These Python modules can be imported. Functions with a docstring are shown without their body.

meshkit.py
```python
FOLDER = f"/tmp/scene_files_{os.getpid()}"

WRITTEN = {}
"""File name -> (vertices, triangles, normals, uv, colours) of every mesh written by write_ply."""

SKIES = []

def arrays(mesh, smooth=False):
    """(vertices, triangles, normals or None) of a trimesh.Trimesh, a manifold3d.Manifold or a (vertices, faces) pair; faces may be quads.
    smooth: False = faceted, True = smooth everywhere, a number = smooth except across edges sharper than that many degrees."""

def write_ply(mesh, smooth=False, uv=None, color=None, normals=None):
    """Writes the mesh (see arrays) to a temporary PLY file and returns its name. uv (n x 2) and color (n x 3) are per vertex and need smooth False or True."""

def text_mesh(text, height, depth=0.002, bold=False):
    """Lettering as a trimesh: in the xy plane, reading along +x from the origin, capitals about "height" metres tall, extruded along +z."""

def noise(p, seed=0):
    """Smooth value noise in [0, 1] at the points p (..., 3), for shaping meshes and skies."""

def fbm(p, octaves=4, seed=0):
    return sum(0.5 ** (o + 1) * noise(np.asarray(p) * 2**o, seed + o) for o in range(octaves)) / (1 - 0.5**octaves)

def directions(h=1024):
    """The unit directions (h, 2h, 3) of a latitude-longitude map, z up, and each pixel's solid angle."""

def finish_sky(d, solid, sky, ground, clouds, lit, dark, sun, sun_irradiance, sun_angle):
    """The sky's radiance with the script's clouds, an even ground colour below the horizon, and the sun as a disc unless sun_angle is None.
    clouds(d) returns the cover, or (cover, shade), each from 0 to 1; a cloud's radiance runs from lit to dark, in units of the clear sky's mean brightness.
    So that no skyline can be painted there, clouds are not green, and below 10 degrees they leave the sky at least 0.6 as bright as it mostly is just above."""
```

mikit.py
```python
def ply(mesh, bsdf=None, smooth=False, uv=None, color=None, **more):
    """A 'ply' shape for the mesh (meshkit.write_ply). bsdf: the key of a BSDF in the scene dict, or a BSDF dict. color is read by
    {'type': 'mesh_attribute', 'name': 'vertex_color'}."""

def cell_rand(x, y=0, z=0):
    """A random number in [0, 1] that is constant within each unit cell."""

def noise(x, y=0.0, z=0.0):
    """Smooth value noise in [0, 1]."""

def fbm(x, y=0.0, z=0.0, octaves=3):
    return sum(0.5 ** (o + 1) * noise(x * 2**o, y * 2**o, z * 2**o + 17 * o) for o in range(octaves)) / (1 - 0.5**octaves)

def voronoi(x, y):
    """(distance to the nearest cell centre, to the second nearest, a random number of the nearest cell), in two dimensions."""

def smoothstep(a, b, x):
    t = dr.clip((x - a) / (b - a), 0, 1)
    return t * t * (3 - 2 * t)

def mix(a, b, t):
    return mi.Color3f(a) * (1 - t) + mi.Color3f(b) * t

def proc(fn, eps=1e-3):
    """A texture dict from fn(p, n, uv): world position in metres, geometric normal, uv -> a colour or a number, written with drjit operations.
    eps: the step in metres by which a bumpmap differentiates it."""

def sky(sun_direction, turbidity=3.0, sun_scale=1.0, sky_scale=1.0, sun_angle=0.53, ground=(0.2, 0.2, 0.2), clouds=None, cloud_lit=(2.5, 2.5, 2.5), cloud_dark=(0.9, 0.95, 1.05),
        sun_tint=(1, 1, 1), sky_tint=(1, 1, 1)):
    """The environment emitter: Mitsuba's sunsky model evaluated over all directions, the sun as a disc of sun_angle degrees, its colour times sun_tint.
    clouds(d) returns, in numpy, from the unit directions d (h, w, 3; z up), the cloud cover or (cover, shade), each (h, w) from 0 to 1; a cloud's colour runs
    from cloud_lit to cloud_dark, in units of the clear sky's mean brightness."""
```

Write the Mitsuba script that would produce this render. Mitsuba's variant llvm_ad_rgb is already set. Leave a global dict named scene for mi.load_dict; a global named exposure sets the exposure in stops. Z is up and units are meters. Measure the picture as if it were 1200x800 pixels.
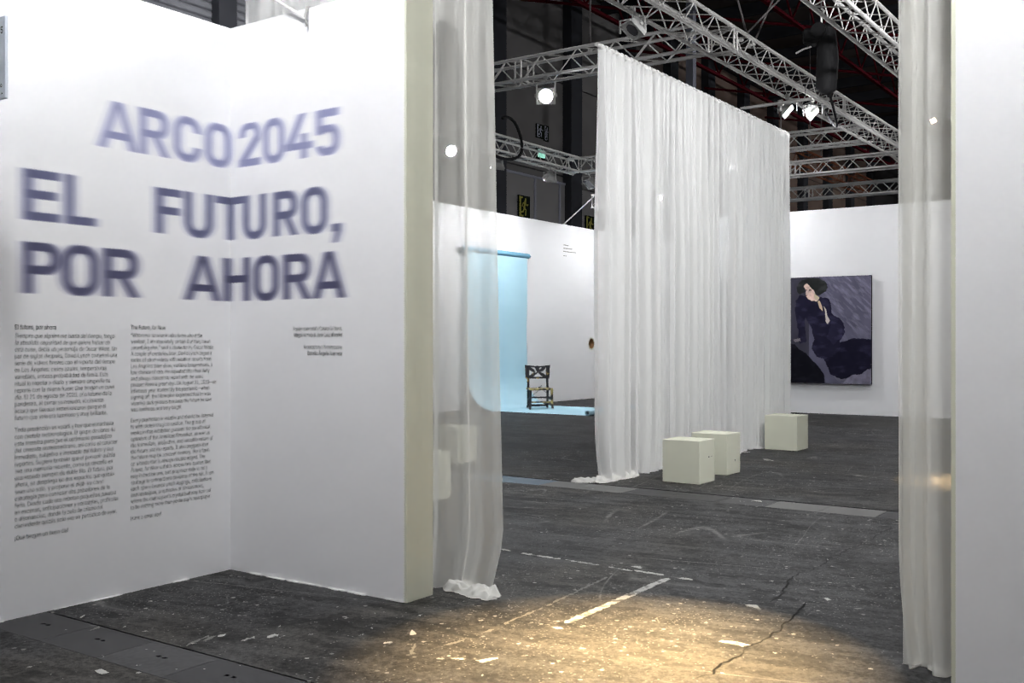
import math, random
import numpy as np, trimesh, mitsuba as mi, drjit as dr
import shapely.geometry as sg, shapely.ops as so, shapely.affinity as sa
import mikit, meshkit
from mikit import ply, proc, noise, fbm, voronoi, cell_rand, smoothstep, mix

T = mi.ScalarTransform4f
scene, labels = {}, {}
rng = random.Random(7)
PI = math.pi

# ---------------------------------------------------------------- camera, exposure, large lights
YAW = math.radians(34.9)                       # the camera looks this far left of +Y
EYE = [0.0, 0.0, 1.5]
scene['camera'] = {'type': 'perspective', 'fov': 2 * math.degrees(math.atan(600 / 1204)), 'fov_axis': 'x',
                   'near_clip': 0.05, 'far_clip': 300.0,
                   'to_world': T().look_at(origin=EYE, target=[-math.sin(YAW), math.cos(YAW), 1.5], up=[0, 0, 1])}
exposure = 3.0             # the lamps below are given in units that this exposure brings to the photograph's brightness
K = 2.0 ** -exposure
HALL_LAMP = 1.25 * K          # radiance of the high hall lamps
BOOTH_FLOOD = 318.0 * K      # radiance of the floods above the entrance booth
FAR_FLOOD = 640.0 * K        # radiance of the floods in front of the two far walls
CENTRE_FLOOD = 1500.0 * K     # floods around the central curtain
WARM_SPOT = (1620.0 * K, 1110.0 * K, 520.0 * K)
WHITE = (0.985, 0.99, 1.0)


# ---------------------------------------------------------------- helpers
def numbered(key):
    if key not in scene and key not in labels:
        return key
    n = 1
    while f'{key}_{n:03d}' in scene or f'{key}_{n:03d}' in labels:
        n += 1
    return f'{key}_{n:03d}'


def thing(name, label, cat, group=None):
    """A thing without an entry of its own: the key its parts start with."""
    key = numbered(name)
    labels[key] = {'label': label, 'category': cat}
    if group:
        labels[key]['group'] = group
    return key


def put(name, mesh, bsdf, parent=None, smooth=False, label=None, M=None, **more):
    key = numbered((parent + '__' if parent else '') + name)
    scene[key] = mesh if isinstance(mesh, dict) else ply(mesh, bsdf, smooth, **more)
    if M is not None:
        scene[key] = {**scene[key], 'to_world': M}
    if label:
        labels[key] = {'label': label}
    return key


def struct(name, mesh, bsdf, label, smooth=False, **more):
    scene[name] = ply(mesh, bsdf, smooth, **more)
    labels[name] = {'label': label, 'kind': 'structure'}
    return name


def box(x0, x1, y0, y1, z0, z1, bev=0.0):
    if bev:
        import manifold3d as m3
        b = min(bev, (x1 - x0) / 2.01, (y1 - y0) / 2.01, (z1 - z0) / 2.01)
        pts = []
        for x, sx in ((x0, 1), (x1, -1)):
            for y, sy in ((y0, 1), (y1, -1)):
                for z, sz in ((z0, 1), (z1, -1)):
                    pts += [(x + sx * b, y + sy * b, z), (x + sx * b, y, z + sz * b), (x, y + sy * b, z + sz * b)]
        m = m3.Manifold.hull_points(np.array(pts)).to_mesh()
        return trimesh.Trimesh(m.vert_properties[:, :3], m.tri_verts, process=False)
    m = trimesh.creation.box(extents=(x1 - x0, y1 - y0, z1 - z0))
    m.apply_translation(((x0 + x1) / 2, (y0 + y1) / 2, (z0 + z1) / 2))
    return m


def rod(a, b, r, n=8, caps=True):
    a, b = np.asarray(a, float), np.asarray(b, float)
    m = trimesh.creation.cylinder(radius=r, segment=(a, b), sections=n)
    return m


def tube_path(pts, r, n=8):
    p = np.asarray(pts, float)
    r = np.broadcast_to(r, (len(p),))
    t = np.gradient(p, axis=0)
    t /= np.linalg.norm(t, axis=1, keepdims=True) + 1e-12
    ref = np.array([0, 0, 1.0]) if abs(t[:, 2]).mean() < 0.8 else np.array([1.0, 0, 0])
    a = np.cross(t, ref)
    a /= np.linalg.norm(a, axis=1, keepdims=True) + 1e-12
    b = np.cross(t, a)
    ang = np.arange(n) * 2 * PI / n
    v = p[:, None] + r[:, None, None] * (np.cos(ang)[None, :, None] * a[:, None] + np.sin(ang)[None, :, None] * b[:, None])
    v = v.reshape(-1, 3)
    f = []
    for i in range(len(p) - 1):
        for j in range(n):
            k = (j + 1) % n
            f += [(i * n + j, i * n + k, (i + 1) * n + k), (i * n + j, (i + 1) * n + k, (i + 1) * n + j)]
    m0, m1 = len(v), len(v) + 1
    v = np.vstack([v, p[:1], p[-1:]])
    for j in range(n):
        k = (j + 1) % n
        f += [(m0, k, j), (m1, (len(p) - 1) * n + j, (len(p) - 1) * n + k)]
    m = trimesh.Trimesh(v, f, process=False)
    trimesh.repair.fix_normals(m)
    return m


def spline_tube(pts, r, n=8, m=40):
    from scipy.interpolate import CubicSpline
    return tube_path(CubicSpline(np.arange(len(pts)), np.asarray(pts, float))(np.linspace(0, len(pts) - 1, m)), r, n)


def lathe(profile, n=24):
    """Revolved (radius, z) profile."""
    return trimesh.creation.revolve(np.asarray(profile, float), sections=n)


def cat(*ms):
    return trimesh.util.concatenate(list(ms))


def grid_faces(nu, nv):
    i, j = np.meshgrid(np.arange(nu - 1), np.arange(nv - 1), indexing='ij')
    a = i * nv + j
    return np.stack([a, a + nv, a + nv + 1, a + 1], -1).reshape(-1, 4)


def aim(pos, target, up=(0, 0, 1)):
    """Local +z points from pos to target."""
    return T().look_at(origin=list(map(float, pos)), target=list(map(float, target)), up=list(up))


def lin(r, g, b):
    c = np.array([r, g, b], float) / 255
    return np.where(c < 0.04045, c / 12.92, ((c + 0.055) / 1.055) ** 2.4)


# ---------------------------------------------------------------- materials
def diffuse(c):
    return {'type': 'twosided', 'bsdf': {'type': 'diffuse', 'reflectance': {'type': 'rgb', 'value': list(map(float, c))} if not isinstance(c, dict) else c}}


def princ(c, rough=0.5, metal=0.0, spec=0.5):
    c = c if isinstance(c, dict) else {'type': 'rgb', 'value': list(map(float, c))}
    return {'type': 'twosided', 'bsdf': {'type': 'principled', 'base_color': c, 'roughness': rough, 'metallic': metal, 'specular': spec}}


WALL = (0.80, 0.80, 0.815)
scene['m_wall'] = diffuse(WALL)
scene['m_print'] = {'type': 'twosided', 'bsdf': {'type': 'diffuse', 'reflectance': {'type': 'mesh_attribute', 'name': 'vertex_color'}}}
scene['m_cream'] = diffuse((0.65, 0.655, 0.54))
scene['m_ink'] = diffuse((0.03, 0.03, 0.033))
scene['m_alu'] = princ((0.66, 0.65, 0.63), 0.42, 0.55)
scene['m_grey_metal'] = princ((0.36, 0.36, 0.35), 0.5, 0.2)
scene['m_black'] = princ((0.012, 0.012, 0.013), 0.7, spec=0.2)
scene['m_wire'] = princ((0.12, 0.11, 0.11), 0.5, 0.3)
scene['m_lens_off'] = princ((0.03, 0.03, 0.035), 0.12)
scene['m_lens'] = diffuse((0.9, 0.9, 0.9))
scene['m_white'] = diffuse((0.78, 0.78, 0.77))
scene['m_red'] = princ((0.5, 0.02, 0.03), 0.5)


def floor_col(p, n, uv):
    x, y = p.x, p.y
    big = fbm(x * 0.55, y * 0.55, 3.0, octaves=4)
    mid = fbm(x * 3.1 + 9, y * 3.1, 1.0, octaves=4)
    streak = fbm(x * 1.2 + y * 0.3, y * 13.0 - x * 2.0, 5.0, octaves=3)
    fine = noise(x * 55, y * 55, 2.0)
    grit = noise(x * 160, y * 160, 4.0)
    v = 0.004 + 0.034 * big + 0.064 * mid + 0.075 * (streak - 0.4) + 0.050 * (fine - 0.5) + 0.045 * (grit - 0.5)
    # dark scuffs and worn-through spots a hand wide
    scuff = smoothstep(0.56, 0.70, fbm(x * 7 + 3, y * 11, 4.0, octaves=3))
    v = dr.maximum(v * (1 - 0.45 * scuff), 0.010)
    warm = smoothstep(0.45, 0.75, fbm(x * 0.9 + 31, y * 0.9, 8.0, octaves=3))
    col = mix((1.0, 1.0, 1.02), (1.06, 1.0, 0.91), warm) * v * 0.50
    # worn paint freckles, denser in some patches
    dense = smoothstep(0.42, 0.72, fbm(x * 0.8 + 5, y * 0.8 + 2, 6.0, octaves=3))
    d1, _, r1 = voronoi(x * 17, y * 17)
    s1 = (1 - smoothstep(0.06 + 0.10 * r1, 0.10 + 0.13 * r1, d1)) * dr.select(r1 > 0.985 - 0.10 * dense, 1.0, 0.0)
    d2, _, r2 = voronoi(x * 48 + 3, y * 48)
    s2 = (1 - smoothstep(0.14, 0.3, d2)) * dr.select(r2 > 0.975 - 0.28 * dense, 0.75, 0.0)
    # faint scuffed lines in two directions
    a = noise(x * 0.9 + 40, y * 0.9)
    l1 = (1 - smoothstep(0.0, 0.02, dr.abs(noise(x * 3.0 + y * 0.7, y * 0.5) - 0.5))) * smoothstep(0.55, 0.75, a) * noise(x * 30, y * 30)
    l2 = (1 - smoothstep(0.0, 0.02, dr.abs(noise(x * 0.5, y * 2.6 - x * 0.5) - 0.5))) * smoothstep(0.5, 0.75, noise(x * 0.7, y * 0.7 + 20)) * noise(x * 26, y * 26)
    col = mix(col, (0.42, 0.41, 0.39), dr.maximum(s1 * 0.8, s2 * 0.6) * noise(x * 9, y * 9 + 3))
    return mix(col, (0.25, 0.245, 0.235), 0.5 * dr.maximum(l1, l2))


def floor_bump(p, n, uv):
    return fbm(p.x * 30, p.y * 30, 0.0, octaves=3) + 0.4 * noise(p.x * 140, p.y * 140)


scene['m_floor'] = {'type': 'twosided', 'bsdf': {'type': 'bumpmap', 'arbitrary': proc(floor_bump, 2e-3), 'scale': 0.004,
                    'bsdf': {'type': 'principled', 'base_color': proc(floor_col), 'roughness': 0.62, 'specular': 0.22}}}


def plate_col(p, n, uv):
    x, y = p.x, p.y
    r = cell_rand(dr.floor((x + 5.147) / 0.4925 - 0.5), dr.floor(y * 0.4))
    v = 0.024 + 0.026 * r + 0.014 * fbm(x * 3, y * 9, 1.0, octaves=3) + 0.012 * (noise(x * 60, y * 60) - 0.5)
    d2, _, r2 = voronoi(x * 40, y * 40)
    s = (1 - smoothstep(0.14, 0.26, d2)) * dr.select(r2 > 0.95, 1.0, 0.0)
    return mix(mi.Color3f(1.0, 1.0, 1.04) * v * 0.75, (0.4, 0.4, 0.38), s * 0.5)


scene['m_plate'] = princ(proc(plate_col), 0.5, spec=0.4)
scene['m_plate_light'] = princ((0.085, 0.085, 0.082), 0.5)
scene['m_plate_blue'] = princ((0.06, 0.09, 0.12), 0.4)
scene['m_plate_dark'] = princ((0.024, 0.024, 0.0255), 0.5)
scene['m_pit'] = diffuse((0.012, 0.012, 0.012))


def tape_col(p, n, uv):
    w = smoothstep(0.30, 0.55, fbm(p.x * 24, p.y * 24, 0.0, octaves=3))
    return mix((0.09, 0.09, 0.086), (0.36, 0.355, 0.34), w)


scene['m_tape'] = diffuse(proc(tape_col))
scene['m_scrape'] = diffuse((0.13, 0.128, 0.12))


def gauze_cover(p, n, uv, c=0.67):
    """Yarn cover of the open weave: the share of the surface that yarn fills, with thicker slub yarns here and there."""
    h = p.x + p.y
    s = 0.070 * (noise(h * 9, p.z * 420, 1.0) - 0.5) + 0.070 * (noise(h * 520, p.z * 6, 2.0) - 0.5)
    slub = smoothstep(0.86, 0.95, noise(h * 4.0, p.z * 230, 7.0)) + smoothstep(0.88, 0.96, noise(h * 260, p.z * 3.0, 9.0))
    return dr.clip(c + s + 0.10 * slub, 0, 1)


def gauze_cover_open(p, n, uv):
    return gauze_cover(p, n, uv, 0.60)


YARN = {'type': 'principledthin', 'base_color': {'type': 'rgb', 'value': [0.86, 0.86, 0.85]}, 'roughness': 0.8, 'diff_trans': 0.7, 'spec_trans': 0.0}
scene['m_gauze'] = {'type': 'mask', 'opacity': proc(gauze_cover), 'bsdf': YARN}
YARN_IVORY = {**YARN, 'base_color': {'type': 'rgb', 'value': [0.74, 0.735, 0.70]}}
scene['m_gauze_ivory'] = {'type': 'mask', 'opacity': proc(gauze_cover_open), 'bsdf': YARN_IVORY}
scene['m_hem'] = {**YARN_IVORY, 'diff_trans': 0.6}


def dark_panel(p, n, uv):
    v = 0.75 + 0.5 * fbm(p.y * 0.6, p.z * 0.9, 2.0, octaves=3)
    brown = smoothstep(34, 42, p.y)              # the cladding sheets change colour along the hall: grey first, brown farther on
    return mix((0.16, 0.155, 0.155), (0.21, 0.155, 0.13), brown) * v


scene['m_hall_panel'] = diffuse(proc(dark_panel))
scene['m_hall_dark'] = diffuse((0.07, 0.067, 0.068))
scene['m_hall_col'] = diffuse((0.05, 0.052, 0.06))
scene['m_roof'] = diffuse((0.10, 0.085, 0.08))
scene['m_roof_red'] = diffuse((0.085, 0.009, 0.014))
scene['m_rust'] = diffuse((0.20, 0.075, 0.04))
scene['m_door_panel'] = diffuse((0.25, 0.245, 0.247))
scene['m_mullion'] = diffuse((0.30, 0.31, 0.37))
scene['m_slat'] = princ((0.16, 0.165, 0.185), 0.45)
scene['m_glow_sign'] = diffuse((0.30, 0.28, 0.07))
scene['m_sign_black'] = diffuse((0.012, 0.016, 0.012))


def paper_col(p, n, uv):
    return mix((0.43, 0.66, 0.77), (0.47, 0.70, 0.81), fbm(p.y * 1.3, p.z * 1.3 + p.x, 0.0, octaves=3))


scene['m_paper'] = diffuse(proc(paper_col))
scene['m_paper_roll'] = diffuse((0.16, 0.34, 0.46))
scene['m_core'] = diffuse((0.015, 0.02, 0.03))


def chair_col(p, n, uv):
    w = smoothstep(0.66, 0.76, fbm(p.x * 14, p.y * 14, p.z * 9, octaves=3))
    return mix((0.014, 0.014, 0.018), (0.42, 0.30, 0.10), w)


def chair_worn(p, n, uv):
    w = smoothstep(0.42, 0.6, fbm(p.x * 17, p.y * 17, p.z * 11, octaves=3))
    return mix((0.025, 0.023, 0.02), (0.45, 0.34, 0.13), w)


scene['m_chair'] = princ(proc(chair_col), 0.4)
scene['m_chair_worn'] = princ(proc(chair_worn), 0.4)


def burl(p, n, uv):
    return mix((0.05, 0.022, 0.008), (0.28, 0.15, 0.06), fbm(p.y * 25, p.z * 25, p.x * 14, octaves=3))


scene['m_burl'] = princ(proc(burl), 0.4)
scene['m_sign_face'] = diffuse((0.56, 0.60, 0.67))
scene['m_rope'] = diffuse((0.03, 0.03, 0.032))

# ================================================================ setting
# ---- floor: slabs between three covered trenches that run along X
TRENCHES = [(2.865, 3.21, -5.393, 0.0245), (8.955, 9.40, -8.88, 0.4775), (15.93, 16.27, -6.9, 0.4875)]
XW, XE, YS, YN = -19.0, 7.0, -7.0, 75.0
slabs, y0 = [], YS
for a, b, xa_, xb_ in TRENCHES:
    slabs += [box(XW, XE, y0, a, -0.12, 0.0), box(XW, xa_, a, b, -0.12, 0.0), box(xb_, XE, a, b, -0.12, 0.0)]
    y0 = b
slabs.append(box(XW, XE, y0, YN, -0.12, 0.0))
struct('floor', cat(*slabs), 'm_floor', 'dark worn asphalt-grey exhibition hall floor with paint freckles')
for a, b, xa_, xb_ in TRENCHES:
    put('trench_bed', box(xa_, xb_, a, b, -0.12, -0.05), 'm_pit', 'floor')


def trench(a, b, x0, x1, off, pick, gap_a, gap_b, gap_x):
    k = 0
    x = off
    while x < x1:
        X1 = x + 0.4925
        if X1 > x0:
            m = box(x + gap_x, X1 - gap_x, a + gap_a, b - gap_b, -0.05, -0.0005)
            if pick == 'near' and x > -5.5:
                import manifold3d as m3
                # two lifting holes in each cover
                holes = cat(*[box(x + 0.2425 + d - 0.013, x + 0.2425 + d + 0.013, a + 0.18, a + 0.202, -0.03, 0.01) for d in (-0.022, 0.022)])
                m = trimesh.boolean.difference([m, holes], engine='manifold')
            mat = 'm_plate'
            if pick == 'near' and (abs(x + 5.1) < 0.3 or abs(x + 3.63) < 0.3 or abs(x + 4.12) < 0.2):
                mat = 'm_plate_dark'
            if pick == 'mid':
                mat = {0: 'm_plate_blue', 1: 'm_plate_blue', 2: 'm_plate_light', 3: 'm_plate_light', 4: 'm_plate_dark', 5: 'm_plate_dark', 6: 'm_plate', 7: 'm_plate_light', 8: 'm_plate_light',
                       9: 'm_plate_dark', 10: 'm_plate'}.get(int(round((x + 6.9) / 0.4925)), 'm_plate')
            put('trench_cover', m, mat, 'floor')
        x = X1


trench(*TRENCHES[0][:2], -5.39, -0.2, -5.393, 'near', 0.004, 0.012, 0.0015)
trench(*TRENCHES[1][:2], -9.0, 0.2, -8.88, 'mid', 0.010, 0.036, 0.003)
trench(*TRENCHES[2][:2], -6.95, 0.2, -6.9, 'far', 0.01, 0.01, 0.002)


# painted lines, cracks and larger paint flecks on the floor
def ribbon(pts, w, z, jit, seed, step=0.02):
    """A thin flat strip along a polyline on the floor, with ragged edges and a little thickness."""
    r = np.random.default_rng(seed)
    line = sg.LineString(pts)
    n = max(4, int(line.length / step))
    p = np.array([line.interpolate(t, normalized=True).coords[0] for t in np.linspace(0, 1, n)])
    t = np.gradient(p, axis=0)
    t /= np.linalg.norm(t, axis=1, keepdims=True) + 1e-9
    nn = np.stack([-t[:, 1], t[:, 0]], 1)
    wl = w / 2 + r.normal(0, jit, n)
    wr = w / 2 + r.normal(0, jit, n)
    wl[[0, -1]] *= 0.3
    wr[[0, -1]] *= 0.3
    a, b = p + nn * np.maximum(wl, 0.001)[:, None], p - nn * np.maximum(wr, 0.001)[:, None]
    v = np.zeros((2 * n, 3))
    v[0::2, :2], v[1::2, :2] = a, b
    v[:, 2] = z
    i = np.arange(n - 1) * 2
    f = np.stack([i, i + 1, i + 3, i + 2], 1)
    return v, f


for k, (a, b) in enumerate([((-4.328, 6.042), (-4.219, 6.026)), ((-4.112, 6.011), (-3.777, 6.0)), ((-3.741, 6.009), (-3.643, 5.994)), ((-3.638, 5.997), (-3.465, 5.988)), ((-3.387, 5.978), (-3.196, 5.956)), ((-3.199, 5.985), (-2.972, 5.963)), ((-2.897, 5.957), (-2.764, 5.95))]):
    put('painted_line', ribbon([a, b], 0.035, 0.0012, 0.005, 20 + k), 'm_tape', 'floor')
put('painted_line', ribbon([(-2.896, 4.652), (-2.912, 5.904)], 0.05, 0.0013, 0.004, 33), 'm_tape', 'floor')
for k, (a, b, w) in enumerate([((-3.179, 3.968), (-3.146, 4.097), 0.03), ((-3.154, 4.238), (-3.139, 4.344), 0.025), ((-3.159, 4.449), (-3.17, 4.846), 0.02), ((-3.174, 4.889), (-3.249, 5.712), 0.02), ((-3.211, 3.76), (-3.312, 3.91), 0.02), ((-4.848, 3.114), (-4.873, 3.194), 0.03), ((-4.213, 3.335), (-4.236, 3.428), 0.02), ((-4.211, 3.231), (-4.273, 3.42), 0.02)]):
    put('paint_scrape', ribbon([a, b], w * 0.75, 0.001, 0.006, 50 + k), 'm_scrape', 'floor')
cr = [(-2.239, 8.586), (-2.232, 7.734), (-2.257, 7.305), (-2.266, 7.088), (-2.233, 6.912), (-2.249, 6.648), (-2.304, 6.4), (-2.232, 6.142), (-2.174, 5.897), (-2.151, 5.696)]
cr2 = [(-1.996, 5.827), (-1.948, 5.48), (-1.907, 5.052), (-1.93, 4.822), (-1.922, 4.643), (-1.916, 4.428), (-1.925, 4.232)]
cr3 = [(-2.764, 5.95), (-2.538, 5.929), (-2.32, 5.975)]


def wiggle(pts, seed, amp=0.012):
    r = np.random.default_rng(seed)
    line = sg.LineString(pts)
    n = int(line.length / 0.05)
    return [tuple(np.array(line.interpolate(t, normalized=True).coords[0]) + r.normal(0, amp, 2)) for t in np.linspace(0, 1, n)]


for k, (c, w) in enumerate([(cr, 0.009), (cr2, 0.009), (cr3, 0.005)]):
    put('floor_crack', ribbon(wiggle(c, 70 + k), w, 0.001, 0.0025, 80 + k), 'm_pit', 'floor')
flecks = []
rs = np.random.default_rng(5)


def fleck(cx, cy, r, stretch, ang, z=0.0012):
    n = rs.integers(5, 9)
    a = np.sort(rs.uniform(0, 2 * PI, n))
    rr = r * rs.uniform(0.5, 1.0, n)
    p = np.stack([rr * np.cos(a) * stretch, rr * np.sin(a)], 1)
    c, s = math.cos(ang), math.sin(ang)
    p = p @ np.array([[c, s], [-s, c]]) + [cx, cy]
    v = np.vstack([np.c_[p, np.full(n, z)], [[cx, cy, z]]])
    return trimesh.Trimesh(v, [(i, (i + 1) % n, n) for i in range(n)], process=False)


for (x, y, r) in [(-3.452, 4.069, 0.05), (-2.869, 3.902, 0.04), (-2.889, 4.548, 0.03), (-2.993, 3.832, 0.03), (-3.433, 3.843, 0.025), (-3.234, 6.085, 0.04), (-2.187, 5.555, 0.05), (-2.026, 4.807, 0.06), (-1.914, 5.956, 0.03), (-3.994, 3.597, 0.04), (-4.062, 3.494, 0.035), (-4.211, 3.445, 0.03), (-4.787, 12.56, 0.1), (-4.091, 9.729, 0.05), (-4.196, 2.763, 0.035), (-5.131, 3.259, 0.03), (-3.618, 9.252, 0.06)]:
    put('paint_fleck', fleck(x, y, r, 1.7, rs.uniform(0, 3)), 'm_tape', 'floor')
for k in range(800):
    x, y = rs.uniform(-7.5, 1), rs.uniform(2.2, 15)
    if k % 3 == 0:
        x, y = rs.normal(-3.2, 1.0), rs.normal(4.1, 0.6)
    if x < -5.38 and y < 4.8 or (4.45 < y < 4.8 and (x < -3.8 or x > -1.0)):
        continue
    flecks.append(fleck(x, y, 0.003 + 0.009 * rs.random() ** 3, rs.uniform(1, 2.2), rs.uniform(0, 3)))
k = put('paint_speckle', cat(*flecks), 'm_tape', 'floor')
labels[k] = {'kind': 'stuff'}

# ---- booth walls
BZ = 3.56
struct('wall_left', box(-5.53, -5.39, -0.5, 4.487, 0.0, BZ), 'm_wall', 'white booth wall on the left with title lettering and two text columns')
struct('wall_back', box(-5.53, -3.885, 4.487, 4.725, 0.0, 4.9), 'm_wall', 'white booth wall right of the corner with the credits lettering')
# the part of the wall that rises to full height only stands over its right end
scene['wall_back'] = ply(cat(box(-5.53, -3.885, 4.487, 4.725, 0.0, BZ)), 'm_wall')
put('end_board', box(-3.885, -3.868, 4.4872, 4.725, 0.0, BZ), 'm_cream', 'wall_back', label='ivory painted end face of the white wall')
struct('wall_right', box(-0.917, 2.2, 4.487, 4.725, 0.0, BZ + 0.0), 'm_wall', 'plain white wall at the right edge of the entrance')
put('end_board', box(-0.934, -0.917, 4.4872, 4.725, 0.0, BZ), 'm_cream', 'wall_right')
# chipped white filler along the foot of the left walls
for k in range(13):
    y = -0.2 + 4.6 * rs.random()
    put('filler_chip', box(-5.39, -5.39 + 0.004 + 0.012 * rs.random(), y, min(y + 0.05 + 0.2 * rs.random(), 4.48), 0.0, 0.002 + 0.003 * rs.random()), 'm_white', 'wall_left')
for k in range(14):
    x = -5.36 + 1.4 * rs.random()
    put('filler_chip', box(x, min(x + 0.05 + 0.12 * rs.random(), -3.89), 4.487 - 0.005 - 0.012 * rs.random(), 4.487, 0.0, 0.004 + 0.004 * rs.random()), 'm_white', 'wall_back')

# ---- the two far walls
far_left = trimesh.boolean.difference([box(-14.0, -13.8, 12.0, 34.0, 0.0, 4.46),
                                       rod((-14.2, 23.44, 1.44), (-13.5, 23.44, 1.44), 0.17, 32)], engine='manifold')
struct('wall_far_left', far_left, 'm_wall', 'long white exhibition wall at the far left behind the chair')
struct('wall_far', box(-9.5, 3.0, 21.25, 21.45, 0.0, 4.25), 'm_wall', 'white far wall carrying the large painting')

# ---- the hall
struct('wall_hall_left', box(-19.3, -19.0, -7.0, 75.0, 0, 14), 'm_hall_dark', 'dark side wall of the exhibition hall')
struct('wall_hall_end', box(-19.0, 7.0, 75.0, 75.3, 0, 14), 'm_hall_dark', 'dark end wall of the exhibition hall')
struct('wall_hall_right', box(7.0, 7.3, -7.0, 75.0, 0, 14), 'm_hall_dark', 'dark right side wall of the hall')
struct('wall_hall_near', box(-19.0, 7.0, -7.3, -7.0, 0, 14), 'm_hall_dark', 'dark hall wall behind the viewer')
struct('ceiling', box(-19.3, 7.3, -7.3, 75.3, 14.0, 14.2), 'm_roof', 'dark roof deck of the exhibition hall')
COLS = [13.0, 17.0, 22.0, 26.0, 30.6, 34.6, 38.3, 42.0, 46.0, 49.8, 54.2, 58.4, 62.6, 67.0]
for a, b in zip(COLS[:-1], COLS[1:]):
    for z0, z1 in ((0.0, 7.2), (7.25, 10.4), (10.45, 13.9)):
        if z0 == 0.0 and 25 < a < 32:
            z0 = 6.95
            if z1 - z0 < 0.2:
                continue
        put('cladding_panel', box(-19.0, -18.93, a + 0.38, b - 0.38, z0, z1), 'm_hall_panel', 'wall_hall_left')
for a in COLS:
    put('column', box(-19.0, -18.6, a - 0.36, a + 0.36, 0, 14), 'm_hall_col', 'wall_hall_left')
for k, (a, b) in enumerate([(26.5, 28.32), (28.38, 29.85), (29.91, 31.15), (31.2, 33.0)]):
    put('door_panel', box(-18.97, -18.86, a, b, 0, 6.9), 'm_door_panel', 'wall_hall_left')
for a in (26.45, 28.35, 29.88, 31.18):
    put('mullion', box(-18.95, -18.83, a - 0.05, a + 0.05, 0, 6.93), 'm_mullion', 'wall_hall_left')
put('door_head', box(-18.95, -18.83, 26.4, 31.23, 6.9, 6.98), 'm_mullion', 'wall_hall_left')
for y in np.arange(4, 74, 3.2):
    put('purlin', box(-18.9, 6.9, y, y + 0.18, 13.5, 13.95), 'm_hall_col', 'ceiling')
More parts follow.
